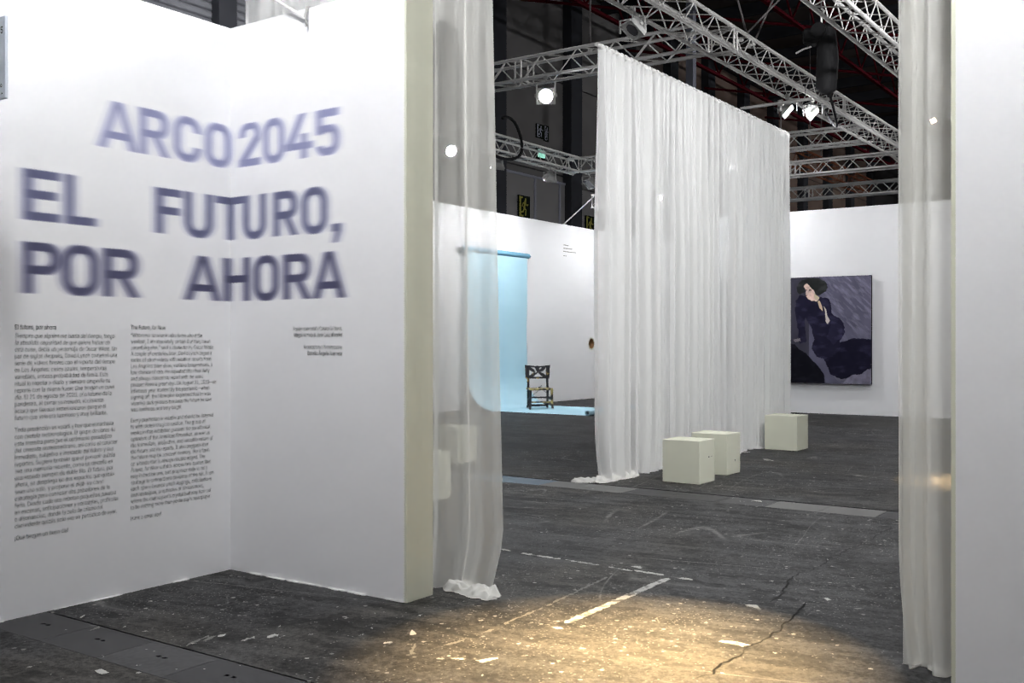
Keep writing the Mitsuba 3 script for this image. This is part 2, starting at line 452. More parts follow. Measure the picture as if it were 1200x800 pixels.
for k, x in enumerate((-15.5, -11.0, -6.5, -2.0)):
    ms = [box(x - 0.06, x + 0.06, 2, 74, 12.6, 12.7), box(x - 0.06, x + 0.06, 2, 74, 11.3, 11.4)]
    y = 2.0
    while y < 73:
        ms += [rod((x, y, 11.4), (x, y + 1.2, 12.65), 0.035, 6), rod((x, y + 1.2, 12.65), (x, y + 2.4, 11.4), 0.035, 6)]
        y += 2.4
    put('roof_girder', cat(*ms), 'm_roof_red' if k in (0, 1, 2) else 'm_roof', 'ceiling')
for k in range(7):
    y = 20 + 7 * k
    put('cross_brace', rod((-18.5, y, 12.4), (-6, y + 9, 11.0), 0.05, 6), 'm_roof_red', 'ceiling')

# ================================================================ title lettering (print on the two booth walls)
W_ = 0.165     # stroke width in cap heights


def stroke(pts, w=W_, cap=2, join=2):
    return sg.LineString(pts).buffer(w / 2, cap_style=cap, join_style=join, quad_segs=8)


def rrect(x0, y0, x1, y1, r):
    return sg.box(x0 + r, y0 + r, x1 - r, y1 - r).buffer(r, quad_segs=10)


def clip(g, w):
    return g.intersection(sg.box(-1, 0, w + 1, 1))


def glyph(c, w):
    h = W_ / 2
    if c == 'O' or c == '0':
        r = min(w / 2, 0.36)
        return rrect(0, -0.015, w, 1.015, r).difference(rrect(W_, W_ - 0.015, w - W_, 1.015 - W_, max(r - W_, 0.05)))
    if c == 'C':
        ring = glyph('O', w)
        return ring.difference(sg.box(w * 0.55, 0.33, w + 1, 0.67))
    if c == 'U':
        r = min(w / 2, 0.36)
        o = so.unary_union([rrect(0, -0.015, w, 1.4, r)]).difference(rrect(W_, W_ - 0.015, w - W_, 1.5, max(r - W_, 0.05)))
        return o.intersection(sg.box(-1, -1, w + 1, 1))
    if c == 'A':
        outer = sg.Polygon([(0, 0), (w / 2 - 0.1, 1), (w / 2 + 0.1, 1), (w, 0), (w - 0.175, 0), (w / 2, 0.88), (0.175, 0)])
        return so.unary_union([outer, sg.box(w * 0.2, 0.2, w * 0.8, 0.355).intersection(sg.Polygon([(0, 0), (w / 2 - 0.1, 1), (w / 2 + 0.1, 1), (w, 0)]))])
    if c in 'RP':
        bowl = rrect(-0.4, 0.38, w, 1.0, 0.28).difference(rrect(-0.6, 0.38 + W_, w - W_, 1.0 - W_, 0.13)).intersection(sg.box(0, 0, w, 1))
        g = [sg.box(0, 0, W_, 1), bowl]
        if c == 'R':
            g.append(sg.Polygon([(w * 0.42, 0.45), (w * 0.42 + 0.18, 0.45), (w + 0.03, 0), (w - 0.16, 0)]))
        return so.unary_union(g)
    if c == 'E':
        return so.unary_union([sg.box(0, 0, W_, 1), sg.box(0, 0, w, W_), sg.box(0, 1 - W_, w, 1), sg.box(0, 0.43, w * 0.9, 0.43 + W_)])
    if c == 'F':
        return so.unary_union([sg.box(0, 0, W_, 1), sg.box(0, 1 - W_, w, 1), sg.box(0, 0.43, w * 0.9, 0.43 + W_)])
    if c == 'L':
        return so.unary_union([sg.box(0, 0, W_, 1), sg.box(0, 0, w, W_)])
    if c == 'T':
        return so.unary_union([sg.box(w / 2 - h, 0, w / 2 + h, 1), sg.box(0, 1 - W_, w, 1)])
    if c == 'H':
        return so.unary_union([sg.box(0, 0, W_, 1), sg.box(w - W_, 0, w, 1), sg.box(0, 0.43, w, 0.43 + W_)])
    if c == '2':
        top = rrect(0, 0.40, w, 1.015, 0.3).difference(rrect(W_, 0.4 + W_, w - W_, 1.015 - W_, 0.15)).intersection(sg.box(-1, 0.68, w + 1, 2))
        return clip(so.unary_union([top, sg.Polygon([(w - W_, 0.70), (w, 0.70), (w - 0.02, 0.58), (0.21, 0.1), (0, 0.1), (0, 0.14)]), sg.box(0, 0, w, W_)]), w)
    if c == '4':
        return so.unary_union([sg.Polygon([(w * 0.52, 1), (w * 0.52 + 0.19, 1), (0.2, 0.2), (0, 0.2), (0, 0.27)]), sg.box(0, 0.2, w, 0.2 + W_ * 0.95), sg.box(w * 0.6, 0, w * 0.6 + W_, 0.55)])
    if c == '5':
        b = rrect(0, -0.015, w, 0.66, 0.3).difference(rrect(W_, W_ - 0.015, w - W_, 0.66 - W_, 0.15)).difference(sg.box(-0.5, 0.2, W_ + 0.02, 0.46))
        return so.unary_union([b, sg.box(0.02, 1 - W_, w * 0.95, 1), sg.box(0.02, 0.5, 0.02 + W_, 1), sg.box(0.02, 0.495, w * 0.5, 0.66)])
    if c == ',':
        return sg.Polygon([(0, 0.17), (w, 0.17), (w, 0), (w * 0.55, -0.24), (w * 0.15, -0.24), (w * 0.42, 0), (0, 0)])


# (glyph, left, right) along the unfolded wall: s < 0 on the left wall, s > 0 on the back wall, 0 at the corner
TITLE = [
    (2.637, 0.277, (0.25, 0.26, 0.42), [('A', -.965, -.705), ('R', -.686, -.487), ('C', -.441, -.240), ('O', -.200, .003), ('2', .095, .285), ('0', .320, .510), ('4', .522, .760), ('5', .792, .988)]),
    (2.165, 0.280, (0.12, 0.125, 0.215), [('E', -1.414, -1.21), ('L', -1.168, -.987), ('F', -.571, -.39), ('U', -.358, -.147), ('T', -.115, .125), ('U', .130, .337), ('R', .418, .622), ('O', .670, .885), (',', .935, 1.0)]),
    (1.765, 0.280, (0.085, 0.085, 0.15), [('P', -1.414, -1.205), ('O', -1.189, -.965), ('R', -.927, -.705), ('A', -.358, -.085), ('H', -.050, .183), ('O', .232, .455), ('R', .510, .735), ('A', .772, 1.035)]),
]


def row_intervals(segs, y):
    m = (segs[:, 1] <= y) != (segs[:, 3] <= y)
    s = segs[m]
    if not len(s):
        return []
    x = np.sort(s[:, 0] + (y - s[:, 1]) / (s[:, 3] - s[:, 1]) * (s[:, 2] - s[:, 0]))
    return list(zip(x[0::2], x[1::2]))


def title_line(z0, cap, ink, glyphs):
    polys = [sa.translate(sa.scale(glyph(c, (b - a) / cap), cap, cap, origin=(0, 0)), a, z0) for c, a, b in glyphs]
    zmin, zmax = z0 - (0.085 if glyphs[-1][0] == ',' else 0.02), z0 + cap + 0.02
    nz = int((zmax - zmin) / 0.0035)
    zs = np.linspace(zmin, zmax, nz)
    shape = so.unary_union(polys)
    rings = []
    for g in getattr(shape, 'geoms', [shape]):
        for r in [g.exterior, *g.interiors]:
            c = np.array(r.coords)
            rings.append(np.hstack([c[:-1], c[1:]]))
    segs = np.vstack(rings)
    out = []
    for s0, s1 in ((-1.53, 0.0), (0.0, 1.13)):
        ns = int((s1 - s0) / 0.0035)
        ss = np.linspace(s0, s1, ns)
        cov = np.zeros((ns, nz))
        for j, z in enumerate(zs):
            for a, b in row_intervals(segs, z):
                for w, k in ((0.055, 0.62), (0.125, 0.38)):       # the print is smeared sideways like a moved exposure
                    lo, hi = np.maximum(a, ss - w / 2), np.minimum(b, ss + w / 2)
                    cov[:, j] += k * np.maximum(hi - lo, 0) / w
        # a slightly soft edge up and down
        c = cov.copy()
        c[:, 1:-1] = 0.25 * cov[:, :-2] + 0.5 * cov[:, 1:-1] + 0.25 * cov[:, 2:]
        k = -np.log(np.array(ink) / np.array(WALL))
        col = np.array(WALL) * np.exp(-np.clip(c, 0, 1)[..., None] * k)
        out.append((ss, zs, col.reshape(-1, 3)))
    return out


for i, row in enumerate(TITLE):
    (sl, zl, cl), (sb, zb, cb) = title_line(*row)
    words = ['ARCO 2045', 'EL FUTURO,', 'POR AHORA'][i]
    S, Z = np.meshgrid(sl, zl, indexing='ij')
    v = np.stack([np.full(S.size, -5.3894), 4.487 + S.ravel(), Z.ravel()], 1)
    put('title_lettering', (v, grid_faces(len(sl), len(zl))), 'm_print', 'wall_left', color=np.asarray(cl), label=['blurred violet letters ARCO of the title', 'blurred violet letters EL FUT of the title', 'blurred dark violet letters POR A of the title'][i])
    S, Z = np.meshgrid(sb, zb, indexing='ij')
    v = np.stack([-5.39 + S.ravel(), np.full(S.size, 4.4864), Z.ravel()], 1)
    put('title_lettering', (v, grid_faces(len(sb), len(zb))), 'm_print', 'wall_back', color=np.asarray(cb), label=['blurred violet figures 2045 of the title', 'blurred violet letters URO, of the title', 'blurred dark violet letters HORA of the title'][i])

# ---- text columns
ES = ["*El futuro, por ahora", "/Siempre que alguien me habla del tiempo, tengo", "/la absoluta seguridad de que quiere hablar de", "/otra cosa|, decía un personaje de Oscar Wilde. Un", "par de siglos después, David Lynch comenzó una", "serie de videos breves con el reporte del tiempo",
      "en Los Ángeles: cielos azules, temperaturas", "variables, escasa probabilidad de lluvia. Este", "ritual lo repetía a diario y siempre despedía su", "reporte con la misma frase: /Que tengan un buen", "/día|. El 21 de agosto de 2020, año infame de la", "pandemia, al cerrar su emisión, el cineasta",
      "aclaró que llevaba lentes oscuros porque el", "futuro que veía era luminoso y muy brillante.", "", "Toda predicción es volátil y hay que escucharla", "con cautela meteorológica. El grupo de obras de", "esta muestra persigue el optimismo paradójico", "del cineasta norteamericano, así como el carácter",
      "inmediato, subjetivo e inestable del futuro y sus", "reportes. Sugiere también que el porvenir quizás", "sea una memoria reciente, como un destello en", "una espada siempre de doble filo. /El futuro, por", "/ahora|, se despliega en dos espacios que quizás", "sean uno solo, y propone el /déjà-vu| como",
      "estrategia para conectar dos pabellones de la", "feria. Desde cada uno rebotan pequeñas puestas", "en escenas, anticipaciones y nostalgias, profecías", "o disonancias, donde la bola de cristal del", "clarividente quizás solo sea un periódico de ayer.", "", "¡Que tengan un buen día!"]
EN = ["*The Future, for Now", "“Whenever someone talks to me about the", "weather, I am absolutely certain that they mean", "something else,” said a character by Oscar Wilde.", "A couple of centuries later, David Lynch began a", "series of short videos with weather reports from",
      "Los Angeles: blue skies, variable temperatures, a", "low chance of rain. He repeated this ritual daily", "and always closed his report with the same", "phrase: /Have a great day|. On August 21, 2020—an", "infamous year marked by the pandemic—when", "signing off, the filmmaker explained that he was",
      "wearing dark glasses because the future he saw", "was luminous and very bright.", "", "Every prediction is volatile and should be listened", "to with meteorological caution. The group of", "works in this exhibition pursues the paradoxical", "optimism of the American filmmaker, as well as", "the immediate, subjective, and unstable nature of",
      "the future and its reports. It also suggests that", "the future may be a recent memory, like a flash", "on a blade that is always double edged. /The", "/Future, for Now| unfolds across two spaces that", "may in fact be one, and proposes déjà vu as a", "strategy to connect two pavilions of the fair. From",
      "each space bounce small stagings, anticipations", "and nostalgias, prophecies or dissonances,", "where the clairvoyant’s crystal ball may turn out", "to be nothing more than yesterday’s newspaper.", "", "Have a great day!"]


def flat_text(s, cap, bold=False, italic=False):
    m = meshkit.text_mesh(s, cap, 0.0005, bold)
    top = m.vertices[m.faces][:, :, 2].min(1) > 0.0004
    v, f = m.vertices.copy(), m.faces[top]
    used, inv = np.unique(f, return_inverse=True)
    v, f = v[used], inv.reshape(-1, 3)
    if italic:
        v[:, 0] += 0.2 * v[:, 1]
    if not bold:                                 # a slightly heavier weight than the font's regular
        v, f = np.vstack([v - [0.016 * cap, 0, 0], v + [0.016 * cap, 0, 0]]), np.vstack([f, f + len(v)])
    return trimesh.Trimesh(v, f, process=False)


def text_line(s, cap):
    """One line of print; '*' bold, '/' starts italics and '|' ends them."""
    if s.startswith('*'):
        return flat_text(s[1:], cap, bold=True)
    runs, cur, it = [], '', False
    for ch in s + '\0':
        if ch in '/|\0' and not (ch == '/' and cur.endswith(' ') and s.startswith('#')):
            if cur:
                runs.append((cur, it))
            cur, it = '', ch == '/'
        else:
            cur += ch
    x, out = 0.0, []
    for t, i in runs:
        m = flat_text(t.strip(), cap, italic=i)
        lead = (len(t) - len(t.lstrip())) * 0.38 * cap
        m.apply_translation((x + lead, 0, 0))
        out.append(m)
        x += lead + m.vertices[:, 0].max() - m.vertices[:, 0].min() * 0 - (x + lead) + (len(t) - len(t.rstrip())) * 0.38 * cap + 0.06 * cap
    return cat(*out)


def on_left(m, s, z):
    v = m.vertices
    return trimesh.Trimesh(np.stack([np.full(len(v), -5.3892), 4.487 + s + v[:, 0], z + v[:, 1]], 1), m.faces, process=False)


def column_of_text(lines, s, ztop, pitch, cap, width, label):
    ms = [text_line(t, cap) if t else None for t in lines]
    longest = max(m.vertices[:, 0].max() for m, t in zip(ms, lines) if m is not None)
    fx = width / longest
    z, para = ztop, []
    blocks = [[]]
    for i, m in enumerate(ms):
        if m is None:
            z -= pitch * 0.75
            blocks.append([])
            continue
        m.vertices[:, 0] *= fx
        blocks[-1].append(on_left(m, s, z))
        z -= pitch * (1.26 if i == 0 else 1.0)
    for b in blocks:
        put('text_paragraph', cat(*b), 'm_ink', 'wall_left', label=label)


column_of_text(ES, -1.467, 1.567, 0.0372, 0.0245, 0.632, 'small black Spanish paragraph in the left text column')
column_of_text(EN, -0.750, 1.573, 0.0372, 0.0245, 0.632, 'small black English paragraph in the right text column')
for t, z, b in (('Equipo curatorial / Curatorial team:', 1.580, False), ('Magali Arriola & José Luis Blondet', 1.541, True), ('Arquitectura / Architecture:', 1.467, False), ('Estudio Ángela Juarranz', 1.428, True)):
    m = flat_text(t, 0.0235, bold=b)
    m.vertices[:, 0] *= 0.80
    m.vertices[:, 0] += 1.014 - m.vertices[:, 0].max()
    v = m.vertices
    put('credit_line', trimesh.Trimesh(np.stack([-5.39 + v[:, 0], np.full(len(v), 4.4862), z - 0.012 + v[:, 1]], 1), m.faces, process=False), 'm_ink', 'wall_back', label='small black credit line, flush right')


# ================================================================ gauze curtains
def curtain_sheet(p0, p1, z0, z1, fold, amp, seed, puddle=0.1, lean=None, top_fine=0.5, outward=1.0, du=0.012, nz=44, bunch=0.0, flat=()):
    """A hanging gauze: fine gathers at the top that merge into larger folds below, its surplus length lying on the floor."""
    p0, p1 = np.array(p0, float), np.array(p1, float)
    L = np.linalg.norm(p1 - p0)
    t = (p1 - p0) / L
    n = np.array([t[1], -t[0]]) * outward
    nu = int(L / du) + 2
    u = np.linspace(0, 1, nu)
    s = u * L
    r = np.random.default_rng(seed)
    o = r.uniform(0, 50)
    q = lambda x, y=0.0: meshkit.fbm(np.stack([np.asarray(x, float), np.full_like(np.asarray(x, float), y), np.full_like(np.asarray(x, float), o)], -1), 3, seed)
    ph_big = 2 * PI * (s / fold + 1.1 * q(s / fold * 0.45, 3.3))
    ph_fine = 2 * PI * (s / (fold * 0.5) + 1.3 * q(s / fold * 0.7, 8.1))
    a_big = amp * (0.45 + 1.1 * q(s / fold * 0.5, 5.5))
    for c, w in flat:                            # stretches where the cloth hangs smooth in a single layer
        a_big = a_big * (1 - np.exp(-((s - c) / w) ** 4))
    crisp = lambda x: np.sin(x) / np.sqrt(np.sin(x) ** 2 + 0.18)     # broad fold faces with steep sides
    zs = np.concatenate([np.linspace(z1, z0 + 0.25, nz - 10), np.linspace(z0 + 0.22, z0 + 0.004, 8)])
    rows = []
    ends = np.minimum(1.0, np.minimum(s, L - s) / 0.03 + 0.25)
    for z in zs:
        h = (z1 - z) / (z1 - z0)
        k = np.clip(h * 2.2, 0, 1)
        k = k * k * (3 - 2 * k)
        d = (1 - k) * top_fine * amp * 0.6 * np.sin(ph_fine) + (0.25 + 0.75 * k) * a_big * (np.sin(ph_big + 0.5 * h) if fold > 0.3 else crisp(ph_big + 0.5 * h)) + 0.25 * amp * k * np.sin(ph_fine * 0.7 + 2 * h)
        d = d + 0.5 * amp * h * (meshkit.noise(np.stack([s * 3, np.full(nu, h * 2.0 + o), np.full(nu, 1.0)], -1), seed) - 0.5)
        base = p0[None] + t[None] * s[:, None]
        if bunch:                                # gathered towards the middle near the floor
            kb = np.clip((0.55 - z) / 0.55, 0, 1) ** 1.5
            base = base + t[None] * ((0.5 * L - s) * bunch * kb)[:, None]
        if lean:
            base = base + np.array([lean(h), 0.0])[None] * (s / L)[:, None]
        xy = base + n[None] * (d * ends)[:, None]
        rows.append(np.c_[xy, np.full(nu, z)])
    if puddle:
        m = 9
        last = rows[-1]
        reach = puddle * (0.35 + 1.2 * q(s * 3.0, 1.7))
        side = np.where(q(s * 1.6, 9.9) > 0.36, 1.0, -0.6)
        side = np.convolve(np.pad(side, 12, 'edge'), np.ones(25) / 25, 'valid')
        for j in range(1, m + 1):
            w = j / m
            zz = 0.004 + 0.05 * puddle / 0.1 * np.sin(PI * min(1, w * 1.05)) * q(s * 5.0 + w * 2, 4.4) * (1 - 0.5 * w)
            xy = last[:, :2] + n[None] * (side * reach * w)[:, None] + t[None] * (0.05 * np.sin(s * 17 + 5 * w) * w)[:, None]
            rows.append(np.c_[xy, np.maximum(zz, 0.003)])
    v = np.stack(rows, 1)                       # (nu, rows, 3)
    return v.reshape(-1, 3), grid_faces(nu, v.shape[1])


# central curtain: four lengths of gauze on one suspended tube
cur = thing('gauze_curtain', 'long white gauze curtain hanging in mid hall with stools before it', 'curtain')
CX = -5.47
ends_ = [9.50, 10.90, 12.35, 13.75, 15.05]
for k, (a, b) in enumerate(zip(ends_[:-1], ends_[1:])):
    put('gauze_panel', curtain_sheet((CX + 0.012 * (k % 2), a - 0.03), (CX + 0.012 * (k % 2), b + 0.03), 0.0, 4.62, [0.22, 0.18, 0.19, 0.17][k], 0.066, 11 + k, puddle=[0.0, 0.10, 0.10, 0.09][k], du=0.009, top_fine=0.9, bunch=[0.12, 0, 0, 0][k], flat=[(), ((0.15, 0.10),), ((0.48, 0.13),), ()][k]), 'm_gauze', cur, smooth=True)
for k, (a, b, d) in enumerate([(9.75, 10.1, -0.03), (10.45, 10.80, -0.06), (11.75, 12.3, -0.07), (13.1, 13.4, -0.08), (14.45, 15.0, -0.07)]):
    # side edges of the lengths, lapped behind their neighbours
    put('lapped_edge', curtain_sheet((CX + d, a), (CX + d, b), 0.0, 4.62, 0.19, 0.03, 60 + k, puddle=0.08, du=0.011, top_fine=0.9), 'm_gauze', cur, smooth=True)
# gathered heading sleeve round the tube
hs = []
yy = np.linspace(9.46, 15.08, 620)
ang = np.linspace(0, 2 * PI, 11)
wob = 0.005 * np.sin(yy * 2 * PI / 0.11) + 0.004 * np.sin(yy * 2 * PI / 0.071 + 1)
V = np.stack([np.stack([CX + (0.026 + wob) * math.cos(a_), yy, 4.632 + (0.028 + wob) * math.sin(a_)], -1) for a_ in ang], 1)
put('heading_sleeve', (V.reshape(-1, 3), grid_faces(len(yy), len(ang))), 'm_gauze', cur, smooth=True)
put('curtain_tube', rod((CX, 9.4, 4.635), (CX, 15.12, 4.635), 0.022, 12), 'm_alu', cur, smooth=40)

lc = thing('gauze_curtain', 'ivory gauze curtain hanging behind the end of the lettered wall, hem pooled', 'curtain')
put('gauze_panel', curtain_sheet((-4.35, 4.92), (-3.60, 4.92), 0.0, 4.62, 0.22, 0.055, 31, puddle=0.0, lean=lambda h: 0.10 * h - 0.10 * max(0, (h - 0.93) / 0.07), du=0.01, bunch=0.0), 'm_gauze_ivory', lc, smooth=True)
V = np.stack([np.stack([np.full(60, 0.0) + np.linspace(-4.38, -3.53, 60), np.full(60, 4.92) + 0.035 * math.cos(a_), np.full(60, 4.635) + 0.035 * math.sin(a_)], -1) for a_ in ang], 1)
put('heading_sleeve', (V.reshape(-1, 3), grid_faces(60, len(ang))), 'm_hem', lc, smooth=True)
put('curtain_tube', rod((-4.5, 4.92, 4.635), (-3.45, 4.92, 4.635), 0.022, 12), 'm_alu', lc, smooth=40)
def pooled(a, b, out, height, depth, seed, nu=90, nv=34):
    """Surplus cloth lying crumpled along the foot of a curtain from a to b, spreading by depth towards out."""
    a, b, out = (np.array(q_, float) for q_ in (a, b, out))
    U, V_ = np.meshgrid(np.linspace(0, 1, nu), np.linspace(0, 1, nv), indexing='ij')
    nz_ = lambda f, g, s_: meshkit.fbm(np.stack([U * f, V_ * g, U * 0 + s_], -1), 3, seed) - 0.5
    taper = np.clip(np.minimum(U, 1 - U) / 0.10, 0.15, 1)
    d = depth * V_ * (0.75 + 1.2 * nz_(3, 1, 2.5)) * (0.5 + 0.5 * taper)
    along = (b - a)[None, None] * U[..., None] + 0.10 * np.stack([nz_(4, 3, 7.7)] * 2, -1) * (b - a)
    xy = a + along + out * d[..., None]
    prof = (1 - V_) ** 1.4 * 1.0 + 0.35 * np.sin(np.clip(V_, 0, 1) * PI) * (1 + 2.2 * nz_(5, 2, 4.0))
    z = height * taper * prof * (1 + 1.1 * nz_(4, 2, 9.0)) + 0.022 * (0.5 + 0.5 * np.sin(U * 34 + V_ * 7 + 9 * nz_(2, 2, 1.0))) * (1 - V_) ** 0.5 * V_ ** 0.3
    z = np.maximum(z * np.clip((1 - V_) / 0.10, 0, 1), 0) + 0.004
    return np.stack([xy[..., 0], xy[..., 1], z], -1).reshape(-1, 3), grid_faces(nu, nv)


put('pooled_hem', pooled((-3.93, 4.96), (-3.49, 4.90), (0.10, -1.0), 0.05, 0.17, 3), 'm_hem', lc, smooth=True)
put('pooled_hem', pooled((CX - 0.06, 9.42), (CX - 0.02, 10.28), (1.0, -0.1), 0.055, 0.15, 8), 'm_hem', cur, smooth=True)
put('pooled_hem', pooled((CX + 0.02, 9.55), (CX - 0.28, 9.35), (0.35, -0.6), 0.045, 0.09, 5), 'm_hem', cur, smooth=True)

rc = thing('gauze_curtain', 'ivory gauze curtain hanging behind the plain white wall at the right', 'curtain')
put('gauze_panel', curtain_sheet((-1.245, 4.9), (-0.35, 4.9), 0.0, 4.62, 0.22, 0.06, 44, puddle=0.08, du=0.01, bunch=0.10), 'm_gauze_ivory', rc, smooth=True)
V = np.stack([np.stack([np.linspace(-1.27, -0.3, 60), np.full(60, 4.9) + 0.035 * math.cos(a_), np.full(60, 4.635) + 0.035 * math.sin(a_)], -1) for a_ in ang], 1)
put('heading_sleeve', (V.reshape(-1, 3), grid_faces(60, len(ang))), 'm_hem', rc, smooth=True)
put('curtain_tube', rod((-1.3, 4.9, 4.635), (0.2, 4.9, 4.635), 0.022, 12), 'm_alu', rc, smooth=40)

put('gauze_panel', curtain_sheet((-1.24, 4.95), (-1.12, 4.96), 0.0, 4.62, 0.5, 0.02, 47, puddle=0.0, du=0.01), 'm_gauze_ivory', rc, smooth=True)
bc = thing('gauze_curtain', 'pale gauze curtain showing above the corner of the lettered walls', 'curtain')
put('gauze_panel', curtain_sheet((-7.37, 6.3), (-5.3, 6.3), 0.0, 5.3, 0.30, 0.05, 52, puddle=0.0, du=0.016), 'm_gauze', bc, smooth=True)
put('curtain_tube', rod((-7.4, 6.3, 5.3), (-5.25, 6.3, 5.3), 0.022, 12), 'm_alu', bc, smooth=40)


# ================================================================ box stools
def stool(x0, x1, y0, y1, h, label, scuff=()):
    k = thing('cube_stool', label, 'stool', 'cream cube stools by the gauze curtain')
    put('body', box(x0, x1, y0, y1, 0.0, h, 0.004), 'm_cream', k)
    for (x, y, z, w, hh) in scuff:
        put('scuff_mark', box(x - 0.0006, x + 0.0006, y - w / 2, y + w / 2, z - hh / 2, z + hh / 2), 'm_wire', k)


stool(-4.973, -4.545, 9.945, 10.335, 0.455, 'cream cube stool nearest the viewer, first in front of the central gauze curtain', [(-4.545, 10.18, 0.27, 0.035, 0.012), (-4.545, 10.25, 0.275, 0.02, 0.012)])
stool(-5.04, -4.607, 10.81, 11.19, 0.46, 'cream cube stool partly hidden behind the nearest stool', [(-4.607, 11.04, 0.15, 0.02, 0.02)])
stool(-5.307, -4.846, 13.76, 14.21, 0.475, 'cream cube stool standing alone at the far end of the central curtain')
stool(-6.55, -6.12, 7.35, 7.75, 0.45, 'cream cube stool dimly seen through the left gauze curtain, the nearer one')
stool(-8.15, -7.72, 9.9, 10.3, 0.45, 'cream cube stool dimly seen through the left gauze curtain, the farther one')


# ================================================================ trusses
def truss(label, axis, a, b, c0, c1, z0, z1, half=0.29, joints=(), R=0.025, r=0.009, mat='m_alu', key='lighting_truss', faces='abtb', group=None):
    """A box truss from a to b along axis ('x' or 'y'); c0, c1: chord lines across; z0, z1: chord heights."""
    k = thing(key, label, 'truss')
    P = (lambda s, c, z: (s, c, z)) if axis == 'x' else (lambda s, c, z: (c, s, z))
    for c in (c0, c1):
        for z in (z0, z1):
            put('chord', rod(P(a, c, z), P(b, c, z), R, 10), mat, k, smooth=40)
    n = int((b - a) / half)
    half = (b - a) / n
    kinds = {}
    for name, fixed, lo, hi in (('side', c0, z0, z1), ('side', c1, z0, z1), ('flat', z0, c0, c1), ('flat', z1, c0, c1)):
        for up in (0, 1):
            q0, q1 = (lo, hi) if up == 0 else (hi, lo)
            pa = P(0, fixed, q0) if name == 'side' else P(0, q0, fixed)
            pb = P(half, fixed, q1) if name == 'side' else P(half, q1, fixed)
            kinds[(name, fixed, up)] = ply(rod(pa, pb, r, 6), mat)
        for i in range(n):
            M = T().translate(list(map(float, P(a + i * half, 0, 0))))
            put('brace', kinds[(name, fixed, (i + (fixed in (c1, z1))) % 2)], None, k, M=M)
    for s in joints:
        for d in (-0.05, 0.05):
            m = [rod(P(s + d, c, z0), P(s + d, c, z1), 0.014, 6) for c in (c0, c1)] + [rod(P(s + d, c0, z), P(s + d, c1, z), 0.014, 6) for z in (z0, z1)]
            put('joint_frame', cat(*m), mat, k)
    return k


ZB, ZT = 5.22, 5.52
truss('long aluminium box truss running away above the central gauze curtain', 'y', 6.5, 23.0, -5.54, -5.19, ZB, ZT, joints=(9.4, 12.45, 17.0))
truss('aluminium box truss crossing left of the central curtain, lit flood under it', 'x', -12.4, -5.52, 12.05, 12.37, ZB, ZT, joints=(-8.3,))
truss('aluminium box truss at the upper right, nearest the right-hand gauze curtain', 'y', 6.0, 22.4, -3.80, -3.42, ZB, ZT, joints=(9.0,))
truss('aluminium truss above the far left white wall carrying three unlit floods', 'y', 12.45, 19.55, -11.97, -11.65, ZB, ZT, joints=(19.3,))
truss('upper of the three crossing trusses above the painting wall', 'x', -11.7, -5.56, 19.3, 19.62, ZB, ZT, joints=(-11.3,))
truss('middle of the three crossing trusses above the painting wall', 'x', -11.5, -1.0, 22.45, 22.77, ZB, ZT, joints=(-8.0,))
truss('lowest of the three crossing trusses above the painting wall', 'x', -11.5, -1.0, 26.3, 26.62, ZB, ZT, joints=(-9.0,))
gk = truss('rust orange lattice girder far behind the crossing trusses', 'y', 34.0, 42.5, -12.2, -11.8, 7.45, 8.0, half=0.6, R=0.03, r=0.014, mat='m_rust', key='lattice_girder')
tk = truss('small white truss stub just above the far left white wall', 'x', -11.72, -10.3, 19.9, 20.15, 4.5, 4.78, half=0.26, R=0.02, joints=(-11.65,))
put('hanger_rod', cat(*[rod((x, 36.0, 8.0), (x, 36.0, 14.0), 0.02, 6) for x in (-12.2, -11.8)]), 'm_wire', gk)
put('hanger_rod', cat(*[rod((-11.5, y, 4.78), (-11.5, y - 0.55 * (y < 20), 5.22), 0.012, 6) for y in (19.9, 20.15)]), 'm_alu', tk)
k = thing('prop_pole', 'thin white prop pole leaning below the small truss stub', 'pole')
put('pole', rod((-13.9, 22.2, 4.47), (-11.72, 20.02, 4.76), 0.015, 8), 'm_white', k)
put('foot_plate', box(-13.96, -13.84, 22.14, 22.26, 4.46, 4.48), 'm_alu', k)


